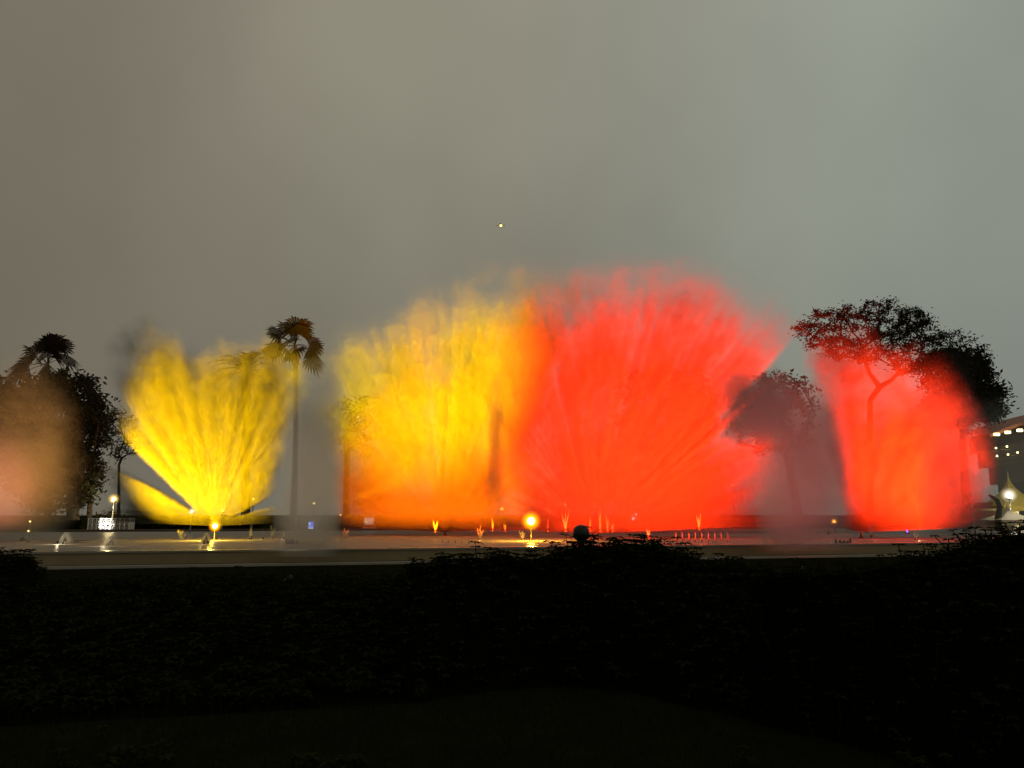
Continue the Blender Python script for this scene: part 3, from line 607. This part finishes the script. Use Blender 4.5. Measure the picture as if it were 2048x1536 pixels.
fence(176, 201, 'brightly lit white lattice panel of the fence', True); fence(202, 258, 'grey shaded lattice run right of the bright panel', False); fence(259, 268, 'pale lattice end panel near the yellow fan', True)
q = G(186, DF - 2.2, 0.05); e_ = empty('floodlight', q); tag(e_, 'small white floodlight on the ground before the bright lattice panel', 'floodlight'); MB().box(-0.12, 0.12, -0.08, 0.08, -0.05, 0.06).build('housing', M['black'], e_)
s_ = spot('floodlight_beam', (0, 0.1, 0.12), (0.1, 2.2, 0.75), (1, 0.98, 0.92), 1100, 42, 0.3, 0.06); s_.parent = e_
for (px, nm) in ((320, 'left'), (372, 'middle'), (540, 'right')):
    pass
# blue information sign, lit
q = G(622, 70); e_ = empty('sign', q); tag(e_, 'upright blue lit sign with white lines of writing', 'sign'); zt = P(622, 1043, 70).z; w_ = 0.24
MB().box(-w_ - 0.03, w_ + 0.03, 0, 0.14, 0, zt + 0.03).build('case', M['steel'], e_); MB().box(-w_, w_, -0.02, -0.002, 0.22, zt).build('panel', M['blue'], e_)
rnd = random.Random(5); z = zt - 0.50
while z > 0.28:
    x = -w_ + 0.05
    while x < w_ - 0.08:
        l_ = rnd.uniform(0.06, 0.20); MB().box(x, min(w_ - 0.04, x + l_), -0.03, -0.022, z, z + 0.055).build('letter_row', M['signw'], e_); x += l_ + 0.03
    z -= 0.115
MB().box(-w_ + 0.06, -w_ + 0.20, -0.03, -0.022, zt - 0.30, zt - 0.12).build('emblem', M['signw'], e_)
# glowing kiosk
q = G(738, 74); e_ = empty('kiosk', q); tag(e_, 'small pale glowing kiosk at the foot of the orange cloud', 'kiosk')
MB().box(-0.55, 0.55, 0, 0.9, 0, 0.75).build('counter', M['white'], e_); MB().box(-0.42, 0.42, -0.04, -0.004, 0.78, 1.40).build('lit_front', M['cyan'], e_); MB().box(-0.5, 0.5, 0, 0.9, 0.752, 1.42).build('cabin', M['white'], e_); MB().box(-0.65, 0.65, -0.25, 1.0, 1.425, 1.5).build('roof', M['steel'], e_)
for i in range(5): MB().box(-0.40 + i * 0.19, -0.385 + i * 0.19, -0.06, -0.042, 0.78, 1.40).build('glazing_bar', M['steel'], e_)

# ------------------------------------------------------------------ right edge: tents, arch building, stand
DT = 72
def tent(px0, px1, py_eave, py_peak, D, matr, label, wall=True):
    a = G(px0, D); b_ = G(px1, D); W = (b_ - a).length / 2; c = (a + b_) / 2; e_ = empty('tent', c); tag(e_, label, 'tent', 'tents at the right edge'); ze = P(px0, py_eave, D).z; zp = P((px0 + px1) / 2, py_peak, D).z
    v_, f_ = [], []; n = 8
    for i in range(n + 1):
        t = i / n; r = W * ((1 - t) ** 1.9) + 0.04; z_ = ze + (zp - ze) * t
        for (sx, sy) in ((-1, -1), (1, -1), (1, 1), (-1, 1)): v_.append((sx * r, sy * r + W, z_))
    for i in range(n):
        for k in range(4): f_.append((i * 4 + k, i * 4 + (k + 1) % 4, i * 4 + 4 + (k + 1) % 4, i * 4 + 4 + k))
    f_.append((3, 2, 1, 0)); meshobj('canopy', v_, f_, matr, e_)
    MB().box(-W, W, -0.02, 0.02, ze - 0.45, ze - 0.003).build('valance', matr, e_)
    for (sx, sy) in ((-1, 0), (1, 0), (1, 2), (-1, 2)): MB().tube([(sx * (W - 0.06), sy * (W - 0.04) + 0.06, 0), (sx * (W - 0.06), sy * (W - 0.04) + 0.06, ze - 0.46)], 0.05, 8).build('pole', M['white'], e_)
    MB().lathe([(0.05, zp), (0.03, zp + 0.15), (0.005, zp + 0.5)], 8, (0, W, 0)).build('finial', M['white'], e_)
    if wall: MB().box(-W + 0.12, W - 0.12, 2 * W - 0.12, 2 * W - 0.1, 0, ze - 0.47).build('back_wall', M['cream'], e_)
    return e_
tent(2012, 2092, 1012, 950, 74, M['yellowc'], 'yellow peaked tent behind the white lamp')
tent(2004, 2078, 1040, 1012, 67, M['cream'], 'low cream tent in front of the yellow one')
point('lamp_light', P(2050, 1030, 75.5), (1, 0.85, 0.5), 260, 0.2)
q = G(1982, 76); e_ = empty('gatehouse', q); tag(e_, 'low red rendered gatehouse with pale lintel band and white end posts', 'building'); W = 1.55
zt = P(1982, 1012, 76).z; zb_ = P(1982, 1022, 76).z
MB().box(-W, W, 0, 2.5, 0, zb_ - 0.003).build('wall', M['redw'], e_); MB().box(-W - 0.12, W + 0.12, -0.15, 2.6, zb_, zb_ + 0.26).build('lintel', M['cream'], e_); MB().box(-W + 0.2, W - 0.2, 0.1, 2.3, zb_ + 0.262, zt + 0.35).build('parapet', M['redw'], e_)
for sx in (-1, 1): MB().lathe([(0.16, 0), (0.12, 0.2), (0.11, zt), (0.20, zt + 0.1), (0.22, zt + 0.45), (0.06, zt + 0.65)], 10, (sx * (W + 0.25), -0.2, 0)).build('end_post', M['white'], e_)
MB().box(-0.5, 0.5, -0.02, -0.002, 0, 1.05).build('door', M['bark'], e_)
# bent trunk by the gate
q = G(1998, 68); e_ = empty('tree_stump', q); tag(e_, 'brown bent bare trunk leaning beside the gatehouse', 'trunk')
MB().tube([P(1998, 1062, 68) - q, P(1996, 1035, 68) - q, P(2000, 1015, 68) - q, P(1994, 1000, 68) - q, P(1978, 990, 68) - q], [0.34, 0.26, 0.24, 0.20, 0.10], 9).build('trunk', M['palmbark'], e_, True)
for a in range(5): MB().tube([(0, 0, 0.25), (math.cos(a * 1.3) * 0.5, math.sin(a * 1.3) * 0.5, -0.02)], [0.16, 0.03], 6).build('root', M['palmbark'], e_)
# stadium stand far behind
DS = 190
q = G(2060, DS); e_ = empty('stadium_stand', q); tag(e_, 'large grey stadium stand with floodlights along its roof edge at right', 'stadium')
def ps(px, py, dd=0): return P(px, py, DS + dd) - q
top = [(1965, 872), (1990, 862), (2020, 850), (2050, 842), (2090, 832), (2140, 822)]
v_, f_ = [], []
rows = [(0, 0, 0.0), (0.5, 0.62, 2.0), (1, 1, 5.0)]
for k in range(len(top)):
    x, y = top[k]; zt = ps(x, y).z
    for (a, zf, dd) in ((0, 0, -4.0), (0, 0.42, -4.0), (0, 0.42, -1), (0, 0.62, -1), (0, 0.62, 3), (0, 0.80, 3), (0, 0.80, 6), (0, 1.0, 6)):
        xx = ps(x, y).x; v_.append((xx, dd, zt * zf))
for k in range(len(top) - 1):
    for j in range(7): a = k * 8 + j; f_.append((a, a + 8, a + 9, a + 1))
meshobj('terraces', v_, f_, M['stone'], e_)
m_ = MB()
for k in range(len(top) - 1):
    a, b_ = ps(*top[k]), ps(*top[k + 1])
    m_.add(([(a.x, -3, a.z + 0.1), (b_.x, -3, b_.z + 0.1), (b_.x, 9, b_.z + 1.2), (a.x, 9, a.z + 1.2), (a.x, -3, a.z - 0.7), (b_.x, -3, b_.z - 0.7)], [(0, 1, 2, 3), (4, 5, 1, 0)]))
m_.build('roof', M['redw'], e_)
for (x, y) in ((1992, 869), (2014, 865), (2038, 861), (2075, 853)): c = ps(x, y, -4); MB().box(c.x - 0.55, c.x + 0.55, -4.6, -4.0, c.z - 0.3, c.z + 0.3).build('roof_light', M['warm'], e_)
for (x, y) in ((1992, 896), (2014, 893), (1994, 912), (2016, 909), (2035, 905), (2060, 892)): c = ps(x, y, -5); MB().ball(0.22, (c.x, -5.0, c.z), 8).build('stand_light', M['warm'], e_); MB().box(c.x - 0.9, c.x + 0.9, -5.2, -4.02, c.z - 0.75, c.z - 0.6).build('balcony_ledge', M['cream'], e_)
for (x, h) in ((2008, 22), (2028, 26), (2050, 24)): a = ps(x, 858); b_ = ps(x, 858 - h); MB().tube([(a.x, 4, a.z), (b_.x, 4, b_.z)], 0.07, 5).build('mast', M['steel'], e_)
# aircraft
c = P(1001, 451, 420); e_ = empty('aircraft', c); tag(e_, 'tiny amber aircraft light alone high in the grey sky', 'aircraft')
MB().tube([(-2.6, 0.4, 0.05), (-1.8, 0.25, 0.1), (0, 0, 0), (2.2, -0.3, 0.02), (2.7, -0.36, 0)], [0.06, 0.2, 0.28, 0.24, 0.05], 8).build('fuselage', M['white'], e_, True)
MB().add(([(-0.4, -3, 0.1), (0.5, -3, 0.1), (0.6, 0, 0.05), (0.5, 3, 0.1), (-0.4, 3, 0.1), (-0.6, 0, 0.05), (0, -3, 0.16), (0, 3, 0.16)], [(0, 1, 2, 5), (5, 2, 3, 4), (0, 6, 1), (4, 3, 7)])).build('wing', M['white'], e_)
MB().ball(0.72, (0.2, -0.5, -0.2), 12).build('landing_light', glow('landing_light', (1.0, 0.66, 0.16), 3.0), e_, True)

# added unseen tree behind the camera, put there to shade the foreground
rnd = random.Random(77); e_ = empty('tree', (3.0, -6.0, 0)); tag(e_, 'broad dark tree added unseen behind the camera to shade the foreground', 'tree')
tg = []
while len(tg) < 260:
    x, y = rnd.uniform(-13, 13), rnd.uniform(-13, 7.6)
    if (x / 13) ** 2 + ((y + 3) / 10.8) ** 2 < 1: tg.append(Vector((x - 3, y, rnd.uniform(6.0, 8.5) - 0.012 * (x * x + y * y))))
tg = [t for t in tg if (t.z - 0.8 - CAM_H) > max(0.0, t.y - 6.0 + 0.9) * 0.80 + 0.9]
tv, lv = skeleton([Vector((0, 0, 0)), Vector((0.1, 0, 1.5)), Vector((0, 0.1, 3.2))], tg, rnd, 0.03, 2.2, 0.42)
tr = tv.build('trunk', M['bark'], e_, True); lv.build('limbs', M['bark'], tr, True)
v_, f_ = leaf_cloud(tg, 0.95, 46, 0.22, rnd, 0.5); cr = meshobj('crown', v_, f_, M['leaf'], e_); cr['kind'] = 'stuff'
# ------------------------------------------------------------------ small water jets
def water_jet(px, py_top, py_base, D, n, spread, label, seed, lamp=None, rr=0.03, mat='jet', e=0, group='small water jets in the pool', nz_=1.0):
    rnd = random.Random(seed); b_ = P(px, py_base, D); top = P(px, py_top, D); H = max(0.2, top.z - b_.z); e_ = empty('water_jet', (b_.x, D, b_.z)); tag(e_, label, 'water jet', group)
    MB().lathe([(0.10 * nz_, -0.06), (0.10 * nz_, 0.02), (0.04 * nz_, 0.06), (0.035 * nz_, 0.12 * nz_)], 10).build('nozzle', M['bronze'], e_, True)
    for i in range(n):
        t0 = (i / (n - 1) * 2 - 1) if n > 1 else 0.0; sx = spread * t0 + rnd.uniform(-0.03, 0.03) * (n > 1); h = H * rnd.uniform(0.55, 1.0) if n > 1 else H; pts = []; rad = []
        for q in range(7):
            t = q / 6; pts.append((sx * t + rnd.uniform(-0.012, 0.012), rnd.uniform(-0.02, 0.02), h * t)); rad.append(max(0.004, rr * (0.5 + 1.2 * t * (1 - t) * 2) * (1 - t ** 4) * rnd.uniform(0.7, 1.3)))
        MB().add(tube(pts, rad, 6, False)).build('stream', M[mat], e_, True)
    if e: point('underwater_light', (0, -0.35, 0.05), lamp, e * 0.15, 0.06, e_)
    return e_
def bell_jet(px, py_top, py_base, D, half, label, seed, lamp, e):
    """two streams that leave the top and fall apart like an inverted V"""
    rnd = random.Random(seed); b_ = P(px, py_base, D); H = P(px, py_top, D).z - b_.z; e_ = empty('water_jet', (b_.x, D, b_.z)); tag(e_, label, 'water jet', 'small water jets in the pool')
    MB().lathe([(0.16, -0.05), (0.14, 0.10), (0.06, 0.2), (0.05, 0.28)], 10).build('nozzle', M['bronze'], e_, True)
    MB().add(tube([(0, 0, 0.25), (0, 0, H * 0.6), (0, 0, H)], [0.03, 0.05, 0.10], 6, False)).build('stream', M['jet'], e_, True)
    for sg in (-1, 1):
        for j in range(3):
            w_ = half * (0.75 + 0.18 * j); pts = [(sg * w_ * (0.08 + 0.92 * t), 0.1 * (j - 1) * t, H * (1 - t ** 1.9) - 0.0) for t in (0, 0.2, 0.4, 0.6, 0.8, 1)]
            MB().add(tube(pts, [0.06, 0.07, 0.08, 0.09, 0.10, 0.10], 6, False)).build('stream', M['jet'], e_, True)
    if e: point('underwater_light', (0, -0.7, 0.25), lamp, e * 1.0, 0.06, e_)
    return e_
WW = (1, 0.86, 0.55)
bell_jet(131, 1066, 1088, 38, 0.26, 'cream inverted V jet nearest the left corner shrub', 1, WW, 22)
bell_jet(222, 1075, 1091, 36, 0.15, 'small cream inverted V jet below the lattice fence', 2, WW, 12)
bell_jet(412, 1067, 1086, 38, 0.15, 'small yellowish inverted V jet left of the yellow nozzle', 3, (1, 0.7, 0.2), 12)
water_jet(57, 1066, 1088, 40, 3, 0.22, 'faint grey jet at the far left below tiny lamps', 4, WW, 0.05, 'veil', 6)
water_jet(362, 1056, 1082, 44, 4, 0.22, 'pale upright jets left of the yellow nozzle', 5, WW, 0.05, 'veil', 10)
water_jet(501, 1048, 1076, 44, 2, 0.05, 'bright yellow leaning jet right of the yellow fan', 6, (1, 0.7, 0.15), 0.05, 'jet', 14)
water_jet(526, 1057, 1078, 46, 1, 0.0, 'thin pale upright jet right of the yellow fan', 7, WW, 0.035, 'jet', 6)
water_jet(545, 1050, 1078, 47, 4, 0.12, 'broad faint greyish jet between yellow fan and blue sign', 8, WW, 0.07, 'veil', 4)
water_jet(568, 1056, 1078, 46, 1, 0.0, 'short bright pale jet left of the blue sign', 9, WW, 0.06, 'jet', 14)
water_jet(690, 1055, 1082, 46, 4, 0.18, 'faint pinkish jet right of the blue sign', 10, (1, 0.5, 0.3), 0.06, 'veil', 6)
water_jet(871, 1034, 1064, 46, 4, 0.16, 'orange looped jet left in the orange cloud', 11, (1, 0.42, 0.05), 0.04, 'jet', 26)
water_jet(960, 1050, 1080, 44, 5, 0.18, 'bright yellow orange jet just left of the big lamp', 12, (1, 0.45, 0.05), 0.035, 'jet', 40)
water_jet(1045, 1058, 1080, 43, 4, 0.18, 'orange jet right below the big blazing lamp', 13, (1, 0.35, 0.08), 0.035, 'jet', 20)
water_jet(1131, 1018, 1062, 46, 6, 0.22, 'tall yellow orange jet under the amber lamp', 14, (1, 0.38, 0.03), 0.035, 'jet', 50)
for i, (px, t) in enumerate(((985, 1030), (1010, 1045), (1095, 1030), (1180, 1034), (1200, 1020), (1215, 1030), (1225, 1040))):
    water_jet(px, t, 1062, 48, 2, 0.06, ['thin orange upright jet left of the yellow lamp', 'short orange upright jet below the yellow lamp', 'thin red jet between big lamp and amber lamp', 'faint red jet right of the dark bollard', 'tall red jet under the dim pink lamp', 'red jet a step right of the pink lamp', 'short red jet left of the paired white lamps'][i], 20 + i, (1, 0.25, 0.03), 0.045, 'jet', 10)
ORD = ['leftmost', 'second', 'third', 'fourth', 'fifth', 'sixth', 'seventh', 'eighth', 'rightmost']
for i in range(6): water_jet(885 + 13 * i, 1068, 1083, 40, 1, 0.0, (ORD[i] if i < 5 else 'rightmost') + ' short pale upright jet in the row before the orange cloud', 40 + i, None, 0.03, 'rowjet', 0, 'left row of short upright jets', 0.25)
for i in range(9): water_jet(1352 + 13 * i, 1064, 1081, 41, 1, 0.0, ORD[i] + ' short pale upright jet in the row before the red dome', 60 + i, None, 0.03, 'rowjet', 0, 'right row of short upright jets', 0.25)
water_jet(1297, 1052, 1076, 44, 3, 0.1, 'bright pinkish jet behind the middle shrub', 80, (1, 0.5, 0.3), 0.04, 'jet', 14)
water_jet(1398, 1020, 1058, 47, 4, 0.14, 'tall orange jet at the right foot of the red dome', 81, (1, 0.3, 0.04), 0.045, 'jet', 24)
water_jet(1744, 1046, 1072, 45, 4, 0.16, 'orange pink jet at the foot of the right fan', 82, (1, 0.45, 0.3), 0.04, 'jet', 14)
water_jet(1832, 1042, 1080, 43, 6, 0.28, 'pale golden spreading jet beside the violet tube', 83, (1, 0.75, 0.4), 0.035, 'jet', 34)
water_jet(1657, 1046, 1066, 46, 2, 0.1, 'thin pale pink jet in the gap between red fountains', 84, (1, 0.6, 0.5), 0.04, 'veil', 5)
# clusters of pipe nozzles standing out of the water
def nozzles(px0, px1, py, D, n, label, seed):
    rnd = random.Random(seed); c = P((px0 + px1) / 2, py, D); e_ = empty('nozzle_row', (c.x, D, 0.2)); tag(e_, label, 'nozzles', 'rows of nozzles in the water'); W = (P(px1, py, D).x - P(px0, py, D).x)
    MB().tube([(-W / 2, 0, 0.08), (W / 2, 0, 0.08)], 0.05, 8).build('pipe', M['black'], e_, True)
    for i in range(n):
        x = -W / 2 + W * (i + 0.5 + rnd.uniform(-0.3, 0.3)) / n; h = rnd.uniform(0.16, 0.36); MB().lathe([(0.045, 0.08), (0.04, h * 0.7), (0.06, h * 0.75), (0.02, h)], 8, (x, 0, 0)).build('nozzle', M['black'], e_, True)
nozzles(572, 598, 1084, 38, 7, 'short row of dark nozzles in the water left of centre', 1)
nozzles(1668, 1702, 1080, 37, 8, 'short row of dark nozzles in the water at right', 2)

# ------------------------------------------------------------------ shrubs in front
def sprig(v, f_, base, h, lean, rnd, leaf):
    """an upright stem that carries a flat rosette of leaves, as the silhouettes show"""
    top = base + Vector((lean[0], lean[1], h))
    tv, tf = tube([base, base.lerp(top, 0.5) + Vector((rnd.gauss(0, 0.01), rnd.gauss(0, 0.01), 0)), top], [0.006, 0.005, 0.004], 4, False); o = len(v); v += tv; f_ += [tuple(i + o for i in q) for q in tf]
    for whorl in range(rnd.choice((1, 2, 2, 3))):
        c = base.lerp(top, 1 - 0.28 * whorl); n = rnd.choice((4, 5, 6))
        a0 = rnd.uniform(0, 6.28)
        for j in range(n):
            a = a0 + 6.28 * j / n + rnd.uniform(-0.25, 0.25); d = Vector((math.cos(a), math.sin(a), rnd.uniform(-0.05, 0.35))).normalized(); L = leaf * rnd.uniform(0.75, 1.25); sd = Vector((-d.y, d.x, rnd.uniform(-0.2, 0.2))) * L * 0.27
            o = len(v); v += [c, c + d * L * 0.45 - sd, c + d * L + Vector((0, 0, -0.28 * L)), c + d * L * 0.45 + sd + Vector((0, 0, 0.03 * L))]; f_.append((o, o + 1, o + 2, o + 3))
def interp(pts, x):
    for (a, b_), (c, d) in zip(pts, pts[1:]):
        if a <= x <= c: t = (x - a) / (c - a); return b_ + (d - b_) * (0.5 * t + 0.5 * t * t * (3 - 2 * t))
    return pts[0][1] if x < pts[0][0] else pts[-1][1]
def shrub(label, prof_, D, dback, front_px, seed, dens, leaf=0.075, group='shrubs in the bed in front', name='shrub'):
    """prof_: outline of the top in the photograph; the shrub fills the bed from its front foot to its ridge at distance D and dback behind"""
    rnd = random.Random(seed); x0, x1 = prof_[0][0], prof_[-1][0]; c = G((x0 + x1) / 2, D); e_ = empty(name, c); tag(e_, label, name, group); v_, f_ = [], []
    area = (x1 - x0) / F * D
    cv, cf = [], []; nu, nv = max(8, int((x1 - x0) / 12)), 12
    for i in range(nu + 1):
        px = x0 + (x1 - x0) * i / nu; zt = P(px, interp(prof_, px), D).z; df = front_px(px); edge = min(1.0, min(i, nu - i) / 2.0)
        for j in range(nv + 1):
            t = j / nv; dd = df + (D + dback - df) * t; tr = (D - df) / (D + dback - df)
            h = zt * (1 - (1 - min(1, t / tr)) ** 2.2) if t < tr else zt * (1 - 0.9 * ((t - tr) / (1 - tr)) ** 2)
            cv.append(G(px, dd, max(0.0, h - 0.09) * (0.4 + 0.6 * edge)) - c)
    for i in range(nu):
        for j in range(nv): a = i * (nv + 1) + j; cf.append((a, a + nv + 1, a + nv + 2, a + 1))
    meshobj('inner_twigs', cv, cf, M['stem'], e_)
    for _ in range(int(dens * area * (D + dback - front_px((x0 + x1) / 2)))):
        px = rnd.uniform(x0, x1); zt = P(px, interp(prof_, px), D).z; df = front_px(px); t = rnd.random() ** 0.8; dd = df + (D + dback - df) * t; tr = (D - df) / (D + dback - df)
        h = zt * (1 - (1 - min(1, t / tr)) ** 2.2) if t < tr else zt * (1 - 0.9 * ((t - tr) / (1 - tr)) ** 2)
        p_ = G(px, dd, max(0.0, h - 0.20)) - c; hh = rnd.uniform(0.08, 0.24) + (0.10 if rnd.random() < 0.05 else 0)
        sprig(v_, f_, p_, hh, (rnd.gauss(0, 0.05), rnd.gauss(0, 0.05)), rnd, leaf * rnd.uniform(0.7, 1.2))
    cr = meshobj('foliage', v_, f_, M['leafy'], e_); cr['kind'] = 'stuff'
    return e_
def gd(py): return CAM_H * F / max(20, (py - 1030)) * 1.0
bed_front = [(-200, 1450), (0, 1455), (400, 1432), (800, 1408), (1000, 1382), (1120, 1374), (1240, 1384), (1400, 1422), (1600, 1475), (1800, 1530), (2250, 1640)]
def bf(px):
    py = interp(bed_front, px); u = (768 - py) / F; y = math.cos(PITCH) - u * math.sin(PITCH); z = math.sin(PITCH) + u * math.cos(PITCH); return CAM_H * y / -z
shrub('leafy shrub clump at the lower left corner before the pool wall', [(-120, 1085), (-40, 1090), (20, 1098), (60, 1102), (85, 1122), (100, 1150)], 11.5, 1.0, lambda p_: 9.8, 1, 75, 0.085)
shrub('low dark bedding shrubs across the left foreground', [(-200, 1165), (60, 1160), (200, 1158), (420, 1152), (600, 1148), (760, 1150), (880, 1140)], 11.5, 1.2, bf, 2, 60, 0.08)
shrub('tall leafy shrub in the middle rising before the red dome', [(800, 1150), (830, 1118), (900, 1112), (980, 1100), (1060, 1106), (1110, 1088), (1160, 1076), (1210, 1076), (1270, 1070), (1330, 1080), (1370, 1092), (1400, 1108), (1470, 1118), (1560, 1135)], 9.0, 0.9, bf, 3, 110, 0.085)
shrub('dark hedge rising out of the picture at the lower right', [(1480, 1140), (1600, 1130), (1700, 1124), (1780, 1110), (1850, 1092), (1930, 1068), (2000, 1051), (2060, 1044), (2250, 1034)], 6.6, 0.8, bf, 4, 150, 0.06)
# dark round headed bollard behind the middle shrub
q = G(1162, 10.6); e_ = empty('bollard', q); tag(e_, 'dark round headed bollard poking above the middle shrub', 'bollard'); zt = P(1162, 1049, 10.6).z; r = 0.112
MB().lathe([(0.06, 0), (0.05, 0.1), (0.045, zt - 2 * r)], 12).build('post', M['black'], e_, True)
MB().lathe([(0.05, zt - 2 * r), (r * 0.98, zt - 1.5 * r), (r, zt - r), (r * 0.92, zt - 0.6 * r), (r * 0.7, zt - 0.28 * r), (r * 0.4, zt - 0.08 * r), (0.005, zt)], 24).build('head', M['black'], e_, True)
# short lawn blades in the near foreground
rnd = random.Random(9); v_, f_ = [], []
for _ in range(26000):
    x = rnd.uniform(-5.5, 5.5); y = rnd.uniform(3.2, 9.0); px = 1024 + x / y * F
    if y > bf(px) + 0.1: continue
    h = rnd.uniform(0.03, 0.08); a = rnd.uniform(0, 6.28); w_ = 0.004; l_ = (rnd.gauss(0, 0.02), rnd.gauss(0, 0.02)); o = len(v_)
    v_ += [(x - math.cos(a) * w_, y - math.sin(a) * w_, 0), (x + math.cos(a) * w_, y + math.sin(a) * w_, 0), (x + l_[0], y + l_[1], h)]; f_.append((o, o + 1, o + 2))
gr = meshobj('grass', v_, f_, M['leafy']); tag(gr, 'short dark lawn grass along the bottom of the picture', 'grass', None, 'stuff')
# a few brighter low plants at the very bottom
def plant(px, py, label, seed, n, s_, mat):
    rnd = random.Random(seed); d = bf(px) if py is None else None
    u = (768 - py) / F; y = math.cos(PITCH) - u * math.sin(PITCH); z = math.sin(PITCH) + u * math.cos(PITCH); D = CAM_H * y / -z; c = G(px, D); c.x = P(px, py, D).x; e_ = empty('plant', c); tag(e_, label, 'plant', 'small plants in the near lawn')
    for i in range(n):
        a = rnd.uniform(0, 6.28); rr = rnd.uniform(0, s_); b_ = Vector((math.cos(a) * rr, math.sin(a) * rr * 0.5, 0)); vv, ff = [], []
        sprig(vv, ff, b_, rnd.uniform(0.04, 0.12), (rnd.gauss(0, 0.02), rnd.gauss(0, 0.02)), rnd, 0.06); meshobj('leaf_sprig', vv, ff, mat, e_)
lp = leafmat('lawn_weed_leaf', (0.030, 0.032, 0.010), 0.2)
plant(230, 1528, 'low leafy plant at the bottom left of the lawn', 1, 16, 0.40, lp); plant(620, 1545, 'low plant at the bottom edge left of centre', 2, 7, 0.2, lp); plant(720, 1540, 'low plant at the bottom edge near the centre', 3, 6, 0.15, lp); plant(1500, 1535, 'low plant at the bottom edge right of centre', 4, 5, 0.15, lp); plant(1860, 1545, 'low plant at the bottom right edge of the lawn', 5, 6, 0.2, lp); plant(203, 1475, 'single pale upright weed in the lawn at left', 6, 1, 0.01, lp)
